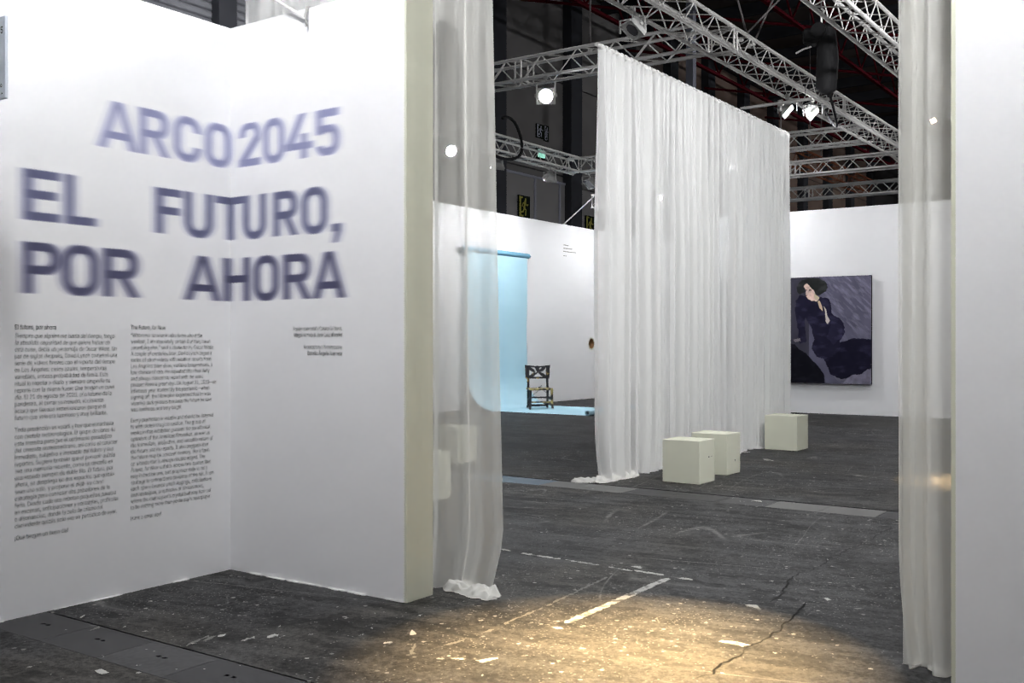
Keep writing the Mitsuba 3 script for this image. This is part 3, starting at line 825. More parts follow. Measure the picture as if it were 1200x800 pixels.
# ================================================================ flood lights
def flood(pos, target, label, radiance=None, size=0.30, hang=0.22, tint=WHITE, round_lens=False, up=(0, 0, 1), hook=True, mat='m_grey_metal', weight=2.0):
    """A yoke-mounted flood: tapered ribbed housing, lens, yoke, hook clamp. Local +z is the beam."""
    k = thing('flood_light', label, 'flood light')
    M = aim(pos, target)
    w, d = size / 2, size * 0.42
    import manifold3d as m3
    pts = [(sx * w, sy * w * 0.8, 0) for sx in (-1, 1) for sy in (-1, 1)] + [(sx * w, sy * w * 0.8, -0.03) for sx in (-1, 1) for sy in (-1, 1)] + [(sx * w * 0.6, sy * w * 0.5, -d) for sx in (-1, 1) for sy in (-1, 1)]
    m = m3.Manifold.hull_points(np.array(pts, float)).to_mesh()
    hk = put('housing', trimesh.Trimesh(m.vert_properties[:, :3], m.tri_verts, process=False), mat, k, M=M)
    fins = [box(-w * 0.55, w * 0.55, -w * 0.5 + i * w * 0.25 - 0.004, -w * 0.5 + i * w * 0.25 + 0.004, -d - 0.03, -d + 0.02) for i in range(5)]
    put('heat_fins', cat(*fins), mat, hk, M=M)
    rim = cat(box(-w, w, w * 0.74, w * 0.84, 0, 0.02), box(-w, w, -w * 0.84, -w * 0.74, 0, 0.02), box(-w, -w * 0.93, -w * 0.74, w * 0.74, 0, 0.02), box(w * 0.93, w, -w * 0.74, w * 0.74, 0, 0.02))
    put('bezel', rim, mat, k, M=M)
    if round_lens:
        lens = rod((0, 0, 0.0), (0, 0, 0.012), w * 0.55, 24)
    else:
        lens = box(-w * 0.9, w * 0.9, -w * 0.7, w * 0.7, 0.001, 0.008)
    extra = {}
    if radiance:
        extra['emitter'] = {'type': 'area', 'sampling_weight': weight, 'radiance': {'type': 'rgb', 'value': [float(radiance * c) for c in tint]}}
        # only the front sheet of the lens glows
        if round_lens:
            a_ = np.arange(20) * PI / 10
            lens = (np.vstack([np.c_[np.cos(a_) * w * .72, np.sin(a_) * w * .72, np.full(20, .012)], [[0, 0, .012]]]), np.array([(i, (i + 1) % 20, 20) for i in range(20)]))
        else:
            lens = (np.array([(-w * .9, -w * .7, .008), (w * .9, -w * .7, .008), (w * .9, w * .7, .008), (-w * .9, w * .7, .008)]), np.array([[0, 1, 2], [0, 2, 3]]))
    put('lens', lens, 'm_lens' if radiance else 'm_lens_off', k, M=M, label='glowing white lens' if radiance else None, **extra)
    put('yoke', cat(box(-w - 0.022, -w - 0.012, -0.02, 0.02, -d * 0.5, -d * 0.5 + 0.03), box(w + 0.012, w + 0.022, -0.02, 0.02, -d * 0.5, -d * 0.5 + 0.03)), mat, k, M=M)
    if hook:
        px0, py0, pz0 = pos
        # upright yoke strip and hook clamp in world axes
        put('hanger', cat(box(px0 - w - 0.022, px0 + w + 0.022, py0 - 0.015, py0 + 0.015, pz0 + hang - 0.07, pz0 + hang - 0.06),
                          box(px0 - w - 0.024, px0 - w - 0.012, py0 - 0.015, py0 + 0.015, pz0 - 0.02, pz0 + hang - 0.06),
                          box(px0 + w + 0.012, px0 + w + 0.024, py0 - 0.015, py0 + 0.015, pz0 - 0.02, pz0 + hang - 0.06)), mat, k)
        put('hook_clamp', cat(rod((px0, py0, pz0 + hang - 0.07), (px0, py0, pz0 + hang), 0.012, 8), box(px0 - 0.03, px0 + 0.03, py0 - 0.02, py0 + 0.02, pz0 + hang - 0.02, pz0 + hang + 0.06)), mat, k)
    return k


# seen in the photograph
flood((-7.83, 12.05, 4.93), (-3.5, 4.5, 1.2), 'lit flood light glaring under the crossing truss left of the central curtain', 420 * K, 0.27, 0.26, round_lens=True)
flood((-5.54, 10.33, 5.03), (-6.4, 9.0, 3.2), 'unlit grey flood light hanging under the long truss at the top of the picture', None, 0.28, 0.19, round_lens=True)
flood((-5.50, 15.2, 5.0), (-4.79, 15.36, 4.35), 'left lamp of the lit pair clamped under the long truss', 160 * K, 0.26, 0.2)
flood((-5.24, 15.6, 5.0), (-4.53, 15.76, 4.35), 'right lamp of the lit pair clamped under the long truss', 160 * K, 0.26, 0.2)
flood((-11.97, 16.62, 4.98), (-13.8, 17.2, 1.6), 'leftmost flood of the row under the truss above the far left wall', FAR_FLOOD, 0.26, 0.24)
flood((-11.97, 18.57, 4.98), (-13.8, 19.6, 1.6), 'middle flood of the row under the truss above the far left wall', FAR_FLOOD, 0.26, 0.24)
flood((-11.6, 19.6, 4.98), (-12.4, 18.2, 3.4), 'unlit rightmost flood of the row, at the truss corner above the far left wall', None, 0.3, 0.24)
# beyond the frame or behind the curtains: what lights the walls and floor
flood((-8.5, 19.62, 4.98), (-7.4, 21.25, 1.3), 'flood hidden behind the curtain facing the painting wall', FAR_FLOOD * 1.0, 0.24, 0.24)
flood((-3.42, 17.6, 4.98), (-5.6, 21.25, 1.5), 'flood under the right-hand truss facing the painting wall', FAR_FLOOD * 0.8, 0.28, 0.24)
flood((-11.3, 22.77, 4.98), (-13.8, 24.2, 1.8), 'flood behind the curtain facing the far end of the left white wall', FAR_FLOOD, 0.28, 0.24)
flood((-4.0, 2.58, 4.98), (-4.7, 4.4, 3.0), 'flood above the entrance facing the corner of the lettered walls', BOOTH_FLOOD, 0.30, 0.22)
flood((-3.6, 1.9, 4.98), (-5.4, 2.7, 3.0), 'flood above the entrance facing the left lettered wall', BOOTH_FLOOD * 1.25, 0.30, 0.22)
flood((-0.3, 2.58, 4.98), (-0.3, 4.487, 3.3), 'flood above the entrance facing the plain right wall', BOOTH_FLOOD * 2.3, 0.30, 0.22)
flood((-1.55, 7.4, 5.28), (-5.4, 10.4, 1.8), 'flood right of the aisle facing the near half of the central curtain', CENTRE_FLOOD * 0.5, 0.34, 0.24, weight=4.0)
flood((-1.55, 11.4, 5.28), (-5.4, 13.8, 1.5), 'flood right of the aisle facing the far half of the central curtain', CENTRE_FLOOD * 0.5, 0.34, 0.24, weight=4.0)
flood((-1.55, 8.3, 5.28), (-3.87, 4.6, 0.9), 'flood right of the aisle facing the ivory wall end', 760 * K, 0.3, 0.24)
truss('aluminium truss on the right side of the aisle', 'y', 6.9, 14.0, -1.55, -1.2, ZB + 0.3, ZT + 0.3)
flood((-11.65, 14.75, 4.98), (-5.5, 11.3, 1.5), 'lit flood glimmering through the left gauze curtain', 400 * K, 0.28, 0.24, round_lens=True)
flood((-11.3, 22.45, 4.98), (-5.5, 13.0, 1.5), 'farther lit flood glimmering through the central gauze curtain', 250 * K, 0.17, 0.24, round_lens=True)
flood((-8.1, 19.30, 4.98), (-5.0, 12.5, 1.5), 'nearer lit flood glimmering through the central gauze curtain', 300 * K, 0.17, 0.24, round_lens=True)
flood((-1.5, 2.90, 4.98), (-0.9, 4.9, 2.8), 'flood above the entrance facing the right gauze curtain', 210 * K, 0.28, 0.24)
truss('aluminium truss above the entrance, over the viewer', 'x', -6.0, 2.5, 2.58, 2.9, ZB, ZT, joints=())
truss('aluminium truss above the left part of the entrance', 'y', -2.0, 2.5, -3.9, -3.6, ZB, ZT, joints=())

# two tungsten spots pooling warm light on the floor
for (p, tgt, cut, lab, e) in (((-2.5, 6.6, 5.0), (-2.35, 4.3, 0.0), 13.3, 'tungsten spot above the opening between the two ivory curtains', 1.0), ((-3.80, 17.0, 4.95), (-2.45, 11.75, 0.0), 4.6, 'tungsten spot lighting the floor beyond the right curtain', 0.5)):
    k = thing('spot_light', lab, 'spot light')
    M = aim(p, tgt, (0, 1, 0.2))
    put('barrel', lathe([(0.0, -0.16), (0.05, -0.16), (0.07, -0.12), (0.075, 0.0), (0.07, 0.0), (0.066, -0.06), (0.0, -0.06)], 20), 'm_black', k, M=M, smooth=40)
    put('stem', rod((p[0], p[1], p[2] + 0.05), (p[0], p[1], 5.22), 0.012, 8), 'm_black', k)
    scene[k + '__filament'] = {'type': 'spot', 'sampling_weight': 6.0 * e, 'to_world': aim(np.array(p) + 0.02 * (np.array(tgt) - np.array(p)) / 5, tgt, (0, 1, 0.2)), 'intensity': {'type': 'rgb', 'value': [c * e for c in WARM_SPOT]}, 'cutoff_angle': cut, 'beam_width': cut * 0.05}
    put('lens', (np.array([(-.04, -.04, -.02), (.04, -.04, -.02), (.04, .04, -.02), (-.04, .04, -.02)]), np.array([[0, 1, 2], [0, 2, 3]])), 'm_lens', k, M=M, emitter={'type': 'area', 'radiance': {'type': 'rgb', 'value': [60.0 * K, 42.0 * K, 20.0 * K]}}, label='glowing warm lens')
truss('aluminium truss over the opening between the ivory curtains', 'x', -4.6, 1.5, 6.45, 6.75, ZB, ZT)

# high hall lamps far above the picture
for k, (x, y) in enumerate([(-12, 3), (-4, -2), (3, 5), (-10, 12), (-1.5, 13), (-15, 14.5), (-6, 18), (2, 20)]):
    q = thing('high_bay_lamp', f'large square hall lamp high above the stands, row {k + 1}', 'lamp', 'hall lamps')
    labels[q]['label'] = 'large square hall lamp high under the roof'
    put('tray', box(x - 0.65, x + 0.65, y - 0.65, y + 0.65, 9.62, 9.8), 'm_hall_col', q)
    put('diffuser', (np.array([(x - .6, y - .6, 9.6), (x - .6, y + .6, 9.6), (x + .6, y + .6, 9.6), (x + .6, y - .6, 9.6)]), np.array([[0, 1, 2], [0, 2, 3]])), 'm_lens', q, emitter={'type': 'area', 'radiance': {'type': 'rgb', 'value': [HALL_LAMP * c * 4 for c in (1.0, 1.0, 1.0)]}})
    put('suspension', cat(*[rod((x + dx, y + dy, 9.8), (x + dx, y + dy, 14.0), 0.01, 6) for dx in (-.5, .5) for dy in (-.5, .5)]), 'm_wire', q)

# broad hall floods high on the right-hand side, turned towards the cladding and the roof
for x, y, tx, tz, which in ((3.0, 33.0, -19, 7.5, 'nearest'), (3.0, 47.0, -19, 8.0, 'middle'), (3.0, 60.0, -19, 8.0, 'farthest')):
    flood((x, y, 10.5), (tx, y + 1.0, tz), f'broad hall flood high on the right side of the hall, {which} of three', 560 * K, 0.7, 0.5, hook=False)
    labels[[q for q in labels if q.startswith('flood_light')][-1]]['group'] = 'broad hall floods'
flood((-6.2, 5.1, 4.9), (-7.2, 7.2, 4.0), 'flood behind the lettered wall lighting the pale curtain there', 170 * K, 0.28, 0.24)

# ================================================================ rigging details
k = thing('chain_hoist', 'black motor hoist with chain bag hanging above the long truss', 'hoist')
put('motor', box(-4.86, -4.46, 14.0, 14.24, 5.62, 5.84, 0.03), 'm_black', k)
put('gear_housing', rod((-4.62, 13.95, 5.78), (-4.62, 14.28, 5.78), 0.10, 16), 'm_black', k, smooth=40)
bagm = cat(tube_path([(-4.56, 14.12, 5.78), (-4.54, 14.12, 5.4), (-4.56, 14.12, 4.98), (-4.58, 14.12, 4.92)], [0.13, 0.15, 0.14, 0.07], 14))
put('chain_bag', bagm, 'm_black', k, smooth=60)
put('hook', tube_path([(-4.62, 14.1, 5.84), (-4.62, 14.1, 6.0), (-4.58, 14.1, 6.06), (-4.62, 14.1, 6.1)], 0.018, 8), 'm_alu', k, smooth=True)
put('lift_chain', rod((-4.62, 14.1, 6.1), (-4.62, 14.1, 13.5), 0.012, 6), 'm_wire', k)
put('shackle', tube_path([(-4.98, 14.1, 5.54), (-4.88, 14.1, 5.58), (-4.76, 14.1, 5.6)], 0.015, 8), 'm_alu', k, smooth=True)
k = thing('power_cable', 'black power cable drooping from the hoist bag over the long truss', 'cable')
put('cable', spline_tube([(-4.6, 14.3, 5.1), (-4.62, 14.6, 4.85), (-4.75, 15.2, 4.7), (-5.0, 15.8, 4.85), (-5.15, 15.9, 5.1)], 0.018, 8), 'm_black', k, smooth=True)
k = thing('power_cable', 'black cable loop hanging at the left end of the far left truss', 'cable')
put('cable', spline_tube([(-11.6, 16.3, 5.85), (-11.62, 16.8, 5.8), (-11.62, 17.0, 5.45), (-11.62, 16.9, 5.2), (-11.62, 16.5, 5.08), (-11.62, 16.0, 5.1)], 0.03, 8), 'm_black', k, smooth=True)
k = thing('hanger_pipe', 'short aluminium pipe with clamp and chain above the far end of the central curtain', 'pipe')
put('pipe', rod((-6.1, 14.84, 5.05), (-5.0, 14.84, 5.05), 0.024, 10), 'm_alu', k, smooth=40)
put('clamp', cat(lathe([(0.03, -0.03), (0.05, -0.03), (0.05, 0.03), (0.03, 0.03), (0.03, -0.03)], 14).apply_transform(trimesh.transformations.rotation_matrix(PI / 2, [0, 1, 0])).apply_translation((-5.47, 14.84, 5.05)), rod((-5.47, 14.84, 5.0), (-5.47, 14.84, 4.93), 0.02, 8)), 'm_alu', k)
put('chain', rod((-5.47, 14.84, 4.93), (-5.47, 14.84, 4.66), 0.009, 6), 'm_wire', k)
put('drop_wire', rod((-5.1, 14.84, 5.05), (-5.1, 14.84, 5.25), 0.006, 6), 'm_wire', k)
WIRES = [((-5.3, 13.2, 5.5), (-7.2, 13.2, 12.6), 'steel wire rising left from the long truss'), ((-5.25, 13.2, 5.5), (-3.2, 16.0, 12.6), 'steel wire rising right from the long truss'),
         ((-5.3, 12.9, 5.5), (-2.2, 20.0, 12.6), 'long steel wire slanting up towards the right truss'), ((-9.0, 12.2, 5.5), (-9.0, 12.2, 12.6), 'upright steel wire above the crossing truss'),
         ((-7.2, 12.2, 5.5), (-7.2, 12.2, 12.6), 'upright steel wire left of the central curtain top'), ((-4.2, 20.0, 5.6), (-1.8, 24.0, 9.6), 'steel wire beside the hoist rising to the right')]
for a, b, lab in WIRES:
    k = thing('steel_wire', lab, 'wire')
    put('strand', rod(a, b, 0.014, 6), 'm_wire', k)
    put('end_ring', rod((a[0], a[1] - 0.02, a[2]), (a[0], a[1] + 0.02, a[2]), 0.03, 10), 'm_alu', k)
for (x, y, z0, lab) in ((-9.8, 40.0, 8.4, 'grey upright hanger tube behind the hoist'), (-14.0, 30.0, 9.2, 'grey upright hanger tube left of the curtain top')):
    k = thing('hanger_tube', lab, 'tube')
    put('tube', box(x - 0.12, x + 0.12, y - 0.12, y + 0.12, z0, 12.6), 'm_mullion', k)
    put('cap', box(x - 0.16, x + 0.16, y - 0.16, y + 0.16, z0 - 0.05, z0), 'm_mullion', k)
k = thing('junction_box', 'black junction box with a red plug on the small truss stub', 'junction box')
put('box', box(-11.6, -11.25, 19.9, 20.15, 4.80, 4.95, 0.015), 'm_black', k)
put('plug', rod((-11.2, 19.98, 4.8), (-11.2, 19.98, 5.0), 0.03, 10), 'm_red', k)
put('socket', rod((-11.2, 19.98, 4.72), (-11.2, 19.98, 4.82), 0.035, 10), 'm_white', k)
# arm lamp on top of the back wall
k = thing('arm_lamp', 'slim white display arm lamp clamped to the top of the lettered back wall', 'lamp')
put('arm', rod((-4.66, 4.46, 3.49), (-5.02, 4.40, 3.72), 0.010, 8), 'm_white', k)
put('bracket', tube_path([(-4.66, 4.47, 3.44), (-4.66, 4.455, 3.50), (-4.665, 4.48, 3.565), (-4.665, 4.6, 3.572)], 0.01, 8), 'm_grey_metal', k, smooth=True)
put('end_knuckle', rod((-5.03, 4.37, 3.725), (-5.03, 4.43, 3.725), 0.018, 10), 'm_white', k)


# ================================================================ exit signs
def running_man(u):
    """The running figure of an exit sign in a unit square, as shapely shapes."""
    body = [sg.Point(.60, .84).buffer(.075), stroke([(.57, .74), (.48, .48)], .14, 1), stroke([(.57, .72), (.38, .66), (.30, .52)], .06, 1), stroke([(.58, .72), (.70, .58), (.82, .62)], .06, 1),
            stroke([(.48, .48), (.64, .36), (.60, .14)], .085, 1), stroke([(.48, .46), (.40, .28), (.20, .24)], .085, 1)]
    return so.unary_union(body)


def exit_sign(y0, y1, z0, z1, label, flip=False, lit=None, x=-18.84):
    k = thing('exit_sign', label, 'sign')
    put('backing', box(x, x + 0.04, y0, y1, z0, z1), 'm_sign_black', k)
    fig = so.unary_union([running_man(1), sg.box(.05, .05, .20, .95), sg.box(.05, .05, .4, .13), sg.box(.05, .87, .35, .95)])
    ms = []
    for g in getattr(fig, 'geoms', [fig]):
        m = trimesh.creation.extrude_polygon(g, 0.006, engine='earcut')
        u, v, w = m.vertices.T
        m.vertices = np.stack([x + 0.04 + w, y0 + u * (y1 - y0), z0 + v * (z1 - z0)], 1)
        ms.append(m)
    put('pictogram', cat(*ms), lit or 'm_glow_sign', k, label='pale running figure leaving through a door')
    return k


exit_sign(27.33, 27.98, 5.52, 6.24, 'dark exit sign with yellow running figure above the far left wall')
exit_sign(31.55, 32.18, 5.3, 6.0, 'exit sign with yellow running figure below the small truss stub')
exit_sign(28.5, 28.95, 8.3, 8.76, 'small dim exit sign with running figure high on the dark cladding', lit='m_mullion', x=-18.92)
exit_sign(28.98, 29.25, 8.25, 8.78, 'narrow dark sign strip beside the small dim exit sign', lit='m_mullion', x=-18.92)
k = thing('exit_sign', 'green lit exit sign seen through the truss above the far left wall', 'sign')
put('case', box(-18.9, -18.8, 28.4, 28.9, 7.6, 7.9), 'm_sign_black', k)
put('lit_face', (np.array([(-18.79, 28.42, 7.62), (-18.79, 28.88, 7.62), (-18.79, 28.88, 7.88), (-18.79, 28.42, 7.88)]), np.array([[0, 1, 2], [0, 2, 3]])), 'm_lens', k, emitter={'type': 'area', 'radiance': {'type': 'rgb', 'value': [0.10 * K, 0.62 * K, 0.42 * K]}}, label='green glowing face')
fm = []
for g in [running_man(1)]:
    m = trimesh.creation.extrude_polygon(g, 0.004, engine='earcut')
    u, v, w = m.vertices.T
    m.vertices = np.stack([-18.785 + w, 28.50 + u * 0.3, 7.62 + v * 0.26], 1)
    fm.append(m)
put('pictogram', cat(*fm), 'm_white', k)

# ================================================================ dark ribbed cabin top-left, flag sign at the left edge
k = thing('service_cabin', 'dark grey ribbed service cabin showing above the lettered left wall', 'cabin')
put('body', box(-12.0, -8.24, 6.2, 10.0, 0.0, 6.4), 'm_hall_col', k)
put('corner_post', box(-8.27, -8.12, 6.62, 6.84, 0.0, 6.4), 'm_hall_col', k)
for i in range(26):
    z = 4.2 + i * 0.08
    put('rib', box(-8.24, -8.215, 2.6, 6.62, z, z + 0.068, 0.012), 'm_slat', k)
for i in range(26):
    z = 4.2 + i * 0.08
    put('rib', box(-8.24, -8.215, 6.84, 10.0, z, z + 0.068, 0.012), 'm_slat', k)
scene[k + '__body'] = ply(box(-12.0, -8.24, 2.6, 10.0, 0.0, 6.4), 'm_slat')

k = thing('flag_sign', 'grey blue sign projecting from the left wall at the left edge of the picture', 'sign')
put('board', box(-5.39, -4.722, 2.60, 2.615, 2.645, 3.035, 0.002), 'm_sign_face', k)
for t, x, z, c in (('5', -4.765, 2.955, 0.03), ('o', -4.765, 2.70, 0.022), ('A', -4.755, 2.665, 0.012)):
    m = flat_text(t, c, bold=True)
    v = m.vertices
    put('letter', trimesh.Trimesh(np.stack([x + v[:, 0], np.full(len(v), 2.5994), z + v[:, 1]], 1), m.faces, process=False), 'm_ink', k)

# ================================================================ blue paper backdrop
k = thing('paper_backdrop', 'sky blue photo backdrop paper sweeping from the far left wall onto the floor', 'backdrop')
Y0, Y1 = 17.88, 20.2
prof = [(-13.66, z) for z in np.linspace(3.47, 0.75, 12)]
prof += [(-12.96 - 0.7 * math.cos(a), 0.753 - 0.75 * math.sin(a)) for a in np.linspace(0.1, PI / 2, 14)]
prof += [(x, 0.004) for x in np.linspace(-12.8, -10.62, 20)]
prof = np.array(prof)
yy = np.linspace(Y0, Y1, 22)
X, Yg = np.meshgrid(prof[:, 0], yy, indexing='ij')
Z = np.meshgrid(prof[:, 1], yy, indexing='ij')[0]
Xw = X + np.where(Z > 0.3, 0.015 * (meshkit.noise(np.stack([Yg * 1.6, Z * 1.2, X * 0], -1), 3) - 0.5) * 2, 0)
put('paper_sheet', (np.stack([Xw, Yg, Z], -1).reshape(-1, 3), grid_faces(len(prof), len(yy))), 'm_paper', k, smooth=True)
put('supply_roll', rod((-13.70, Y0 - 0.1, 3.53), (-13.70, Y1 + 0.12, 3.53), 0.06, 20), 'm_paper_roll', k, smooth=40)
put('roll_core', rod((-13.70, Y0 - 0.25, 3.53), (-13.70, Y1 + 0.2, 3.53), 0.02, 10), 'm_core', k)
for y in (Y0 - 0.2, Y1 + 0.17):
    put('wall_bracket', box(-13.8, -13.69, y - 0.02, y + 0.02, 3.49, 3.55), 'm_grey_metal', k)
put('floor_roll', lathe([(0.034, 0), (0.056, 0), (0.056, 2.36), (0.034, 2.36), (0.034, 0)], 24).apply_transform(trimesh.transformations.rotation_matrix(-PI / 2, [1, 0, 0])).apply_translation((-10.60, Y0 - 0.03, 0.0565)), 'm_paper', k, smooth=40)
put('floor_core', rod((-10.60, Y0 + 0.03, 0.0565), (-10.60, Y1 + 0.2, 0.0565), 0.036, 16), 'm_core', k)

# ================================================================ chair
k = thing('ornate_chair', 'black chair with worn gilt edges and a leaf cut-out back, standing on the blue paper', 'chair')
CH = T().translate([-12.555, 19.065, 0.006]).rotate([0, 0, 1], 44)
# local: x right, -y front
Wd, Dp = 0.245, 0.20


def chair(name, mesh, mat='m_chair', smooth=False, under=None):
    return put(name, mesh, mat, under or k, smooth=smooth, M=CH)


for sx in (-1, 1):
    rl = chair('rear_leg', tube_path([(sx * 0.225, 0.25, 0.02), (sx * 0.222, 0.215, 0.1), (sx * 0.22, 0.20, 0.45), (sx * 0.215, 0.225, 0.70), (sx * 0.21, 0.25, 0.95)], [0.026, 0.024, 0.027, 0.026, 0.024], 8), smooth=50)
    fl = chair('front_leg', tube_path([(sx * 0.255, -0.23, 0.02), (sx * 0.245, -0.2, 0.1), (sx * 0.24, -0.19, 0.43)], [0.026, 0.026, 0.030], 8), 'm_chair_worn' if sx > 0 else 'm_chair', smooth=50)
    chair('glide', rod((sx * 0.225, 0.25, 0.0), (sx * 0.225, 0.25, 0.03), 0.018, 10), 'm_white', under=rl)
    chair('glide', rod((sx * 0.255, -0.23, 0.0), (sx * 0.255, -0.23, 0.03), 0.018, 10), 'm_black' if sx < 0 else 'm_white', under=fl)
    chair('side_rail', box(sx * 0.232 - 0.012, sx * 0.232 + 0.012, -0.19, 0.2, 0.21, 0.235), 'm_chair')
    chair('seat_strut', rod((sx * 0.20, -0.18, 0.30), (sx * 0.06, -0.18, 0.41), 0.006, 6), 'm_wire')
chair('seat', box(-0.265, 0.265, -0.225, 0.215, 0.42, 0.465, 0.012), 'm_chair_worn')
chair('front_stretcher', box(-0.235, 0.235, -0.205, -0.175, 0.245, 0.28), 'm_chair')
chair('front_stretcher', box(-0.235, 0.235, -0.205, -0.18, 0.145, 0.175), 'm_chair_worn')
chair('rear_stretcher', box(-0.22, 0.22, 0.19, 0.22, 0.045, 0.09), 'm_chair')
# back board with a leaf branch left standing in an open field
fr = sg.Polygon([(-.275, .665), (.265, .665), (.29, .965), (.10, .945), (-.08, .945), (-.285, .97)])
hole = sg.Polygon([(-.19, .705), (.19, .705), (.195, .91), (-.195, .91)])


def leaf(cx, cy, L, w, a):
    t = np.linspace(0, PI, 12)
    p = np.r_[np.c_[-np.cos(t) * L / 2, np.sin(t) * w / 2], np.c_[np.cos(t) * L / 2, -np.sin(t) * w / 2][1:-1]]
    return sa.translate(sa.rotate(sg.Polygon(p), a, origin=(0, 0)), cx, cy)


branch = so.unary_union([stroke([(-.19, .72), (-.06, .76), (.03, .83), (.02, .92)], .03), stroke([(.03, .80), (.12, .74), (.2, .71)], .03),
                         leaf(-.13, .86, .17, .07, -32), leaf(-.11, .745, .16, .07, 38), leaf(.105, .865, .17, .07, 35), leaf(.11, .75, .18, .07, -30), leaf(-.01, .865, .15, .06, -62)])
back = so.unary_union([fr.difference(hole), branch.intersection(hole)])
bm = cat(*[trimesh.creation.extrude_polygon(g, 0.022, engine='earcut') for g in getattr(back, 'geoms', [back])])
x_, z_, d_ = bm.vertices.T
bm.vertices = np.stack([x_, 0.225 + (z_ - .66) * 0.12 - d_ + 0.35 * (x_ ** 2) * 0.3, z_], 1)
bm.invert()
trimesh.repair.fix_normals(bm)
chair('backrest', bm)
k = thing('small_ornament', 'tiny dark ornament lying on the seat of the black chair', 'ornament')
put('body', tube_path([(-0.04, -0.05, 0.468), (0.0, -0.05, 0.482), (0.04, -0.05, 0.472)], [0.006, 0.018, 0.006], 10), 'm_black', k, smooth=True, M=CH)
put('tip', tube_path([(0.01, -0.05, 0.485), (0.035, -0.05, 0.525), (0.05, -0.05, 0.53)], [0.008, 0.007, 0.004], 8), 'm_wire', k, smooth=True, M=CH)

# ================================================================ round opening and caption on the far left wall
k = thing('round_niche', 'small round wood-lined opening with cream rim in the far left wall', 'niche')
Rx = trimesh.transformations.rotation_matrix(PI / 2, [0, 1, 0])
put('rim', lathe([(0.135, -0.02), (0.170, -0.02), (0.170, 0.008), (0.15, 0.012), (0.135, 0.006), (0.135, -0.02)], 36).apply_transform(Rx).apply_translation((-13.8, 23.44, 1.44)), 'm_cream', k, smooth=40)
put('lining', lathe([(0.135, 0.004), (0.12, -0.06), (0.08, -0.15), (0.0, -0.18)], 36).apply_transform(Rx).apply_translation((-13.8, 23.44, 1.44)), 'm_burl', k, smooth=40)
k = thing('wall_caption', 'tiny grey caption high on the far left wall', 'caption')
for i, (w, z) in enumerate(((0.25, 3.93), (0.42, 3.85), (0.62, 3.77), (0.16, 3.66))):
    put('text_strip', box(-13.8, -13.7985, 22.05, 22.05 + w, z, z + 0.022), 'm_grey_metal', k)

k = thing('framed_picture', 'small dark picture dimly seen through the central gauze on the far left wall', 'picture')
put('panel', box(-13.8, -13.76, 27.4, 28.6, 1.7, 3.0, 0.004), 'm_grey_metal', k)
put('frame', cat(box(-13.8, -13.75, 27.35, 27.42, 1.65, 3.05), box(-13.8, -13.75, 28.58, 28.65, 1.65, 3.05), box(-13.8, -13.75, 27.35, 28.65, 2.98, 3.05), box(-13.8, -13.75, 27.35, 28.65, 1.65, 1.72)), 'm_wire', k)

# ================================================================ painting
k = thing('large_painting', 'large dark painting of a woman in a navy dress on the white far wall', 'painting')
PX0, PX1, PZ0, PZ1 = -9.2, -5.91, 0.635, 2.84
put('canvas', box(PX0, PX1, 21.13, 21.19, PZ0, PZ1, 0.001), 'm_hall_col', k)
for x in (-8.6, -6.5):
    put('hanging_batten', box(x - 0.05, x + 0.05, 21.19, 21.25, 2.3, 2.5), 'm_wire', k)
u0 = (PX0 + 7.68) / 1.77
nu, nv = 330, 240
U, Vv = np.meshgrid(np.linspace(u0, 1, nu), np.linspace(0, 1, nv), indexing='ij')      # u to the right, v downwards
pt = np.stack([U * 500 + 115, Vv * 625 + 72], -1)
nz = lambda f1, f2, s: meshkit.fbm(np.stack([U * f1, Vv * f2, U * 0 + s], -1), 4, int(s))
bg = lin(84, 82, 104) * (0.72 + 0.55 * nz(6, 9, 3))[..., None]
bg = np.where((U < 0.28)[..., None], lin(58, 56, 70) * (0.6 + 0.8 * nz(7, 7, 4))[..., None], bg)
DG, DH = (U + 0.75 * Vv) * 9, (U * 0.75 - Vv) * 34          # long brush strokes laid on a slant
sw = np.clip(meshkit.fbm(np.stack([DG, DH, U * 0 + 6], -1), 3, 6) * 2.6 - 1.15, 0, 1) * np.clip((U - 0.30) * 5, 0, 1) * np.clip((0.66 - Vv) * 6, 0, 1)
bg = bg * (1 - 0.45 * sw[..., None]) + lin(140, 136, 160) * 0.45 * sw[..., None]
NAVY, BLACK, SKIN = lin(30, 28, 48), lin(20, 20, 28), lin(205, 172, 160)
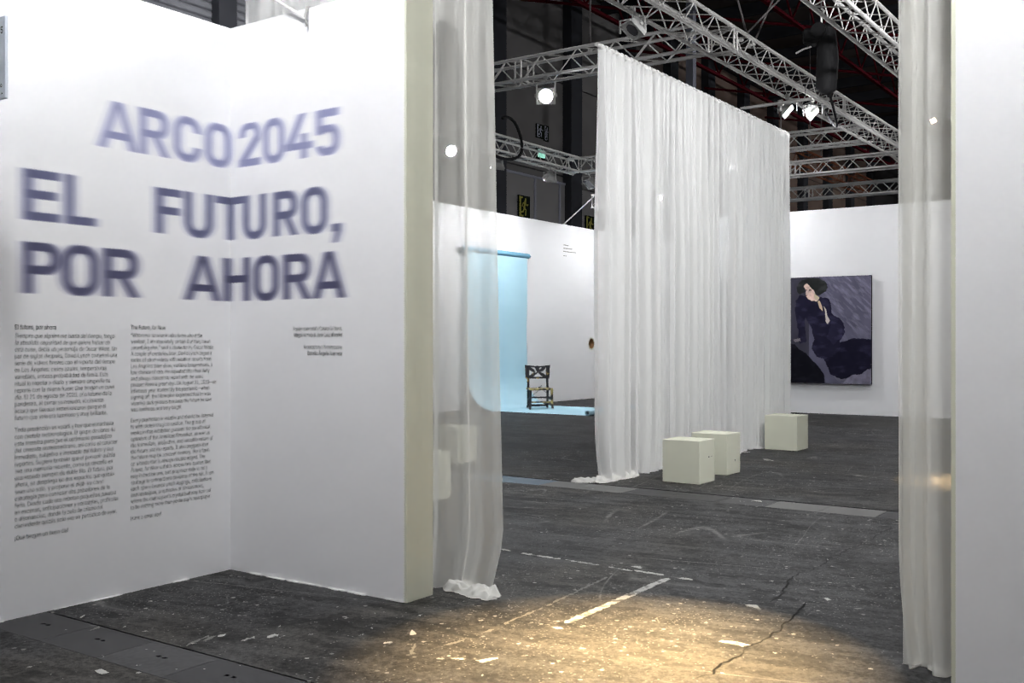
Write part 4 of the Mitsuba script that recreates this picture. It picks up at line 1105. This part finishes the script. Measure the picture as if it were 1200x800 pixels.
SHAPES = [
    ([(60, 430), (125, 400), (190, 440), (240, 470), (330, 560), (420, 680), (640, 700), (640, 640), (480, 640), (300, 560)], lin(92, 90, 106)),          # rock band
    ([(-900, 480), (-400, 380), (-50, 430), (110, 455), (160, 470), (230, 520), (300, 580), (345, 640), (348, 720), (-900, 720)], BLACK),                  # dark mass lower left
    ([(435, 460), (520, 435), (620, 440), (620, 600), (560, 640), (490, 672), (420, 660), (380, 640), (355, 580), (330, 540), (380, 500)], NAVY * 0.75),   # skirt trailing right
    ([(180, 205), (205, 180), (240, 185), (330, 190), (370, 195), (388, 240), (390, 290), (430, 310), (460, 350), (465, 400), (440, 450), (440, 500), (400, 530), (350, 560), (300, 540), (270, 500), (285, 440), (275, 380), (235, 310), (232, 360), (240, 455), (200, 465), (190, 400), (182, 330), (172, 280)], NAVY),   # dress
    ([(390, 330), (455, 360), (450, 430), (400, 470), (360, 430)], NAVY * 1.35),
    ([(160, 440), (200, 432), (206, 448), (170, 455)], lin(120, 112, 120)),                                                                                 # hand on rock
    ([(178, 125), (200, 95), (250, 78), (310, 82), (350, 95), (366, 130), (355, 160), (320, 178), (285, 180), (275, 150), (235, 130), (228, 160), (200, 175), (184, 155)], lin(36, 38, 38)),   # hair
    ([(228, 128), (240, 108), (262, 128), (284, 150), (290, 178), (318, 195), (300, 215), (270, 216), (250, 200), (238, 182), (232, 165), (236, 150)], SKIN),   # face and neck
    ([(284, 168), (318, 192), (302, 212), (288, 196)], lin(176, 160, 130)),
    ([(231, 146), (244, 143), (244, 150), (233, 152)], lin(60, 40, 45)), ([(252, 146), (268, 143), (270, 151), (255, 152)], lin(60, 42, 48)),               # eyes
    ([(238, 178), (246, 175), (247, 182), (240, 184)], lin(130, 50, 60)),                                                                                   # mouth
    ([(306, 216), (318, 210), (334, 250), (336, 275), (318, 256)], lin(188, 160, 135)), ([(340, 240), (356, 262), (362, 300), (380, 330), (365, 352), (352, 330), (352, 290)], lin(178, 165, 160)),
    ([(95, 560), (126, 552), (132, 566), (114, 572), (124, 580), (100, 592), (70, 590)], lin(205, 195, 180)),                                              # pale hand at the left
    ([(490, 660), (520, 640), (560, 645), (590, 610), (620, 615), (620, 710), (440, 705)], lin(104, 100, 120)),                                             # rocks lower right
]
import shapely
wob = np.stack([(nz(18, 22, 8) - 0.5) * 16, (nz(18, 22, 9) - 0.5) * 16], -1)
for poly, c in SHAPES:
    small = sg.Polygon(poly).area < 3000
    q = pt + wob * (0.25 if small else 1.0)
    m = shapely.contains_xy(sg.Polygon(poly).buffer(0), q[..., 0].ravel(), q[..., 1].ravel()).reshape(nu, nv)
    tone = 0.8 + 0.4 * nz(14, 16, 12)
    if c[0] < 0.02 and not small:                # folds of cloth picked out in slightly lighter paint
        tone = tone + 1.3 * np.clip(nz(9, 26, 15) * 2.4 - 1.25, 0, 1)
    if c[0] > 0.09 and not small:
        tone = 0.5 + 1.0 * nz(22, 26, 13)
    bg[m] = (c * tone[m][:, None])
pc = np.clip((bg * 0.8 + bg.mean(-1, keepdims=True) * 0.2) / 0.78, 0, 1)
XX, ZZ = PX0 + (U - u0) / (1 - u0) * (PX1 - PX0), PZ1 - Vv * (PZ1 - PZ0)
v = np.stack([XX.ravel(), np.full(XX.size, 21.1294), ZZ.ravel()], 1)
put('painted_surface', (v, grid_faces(nu, nv)), 'm_print', k, color=pc.reshape(-1, 3))
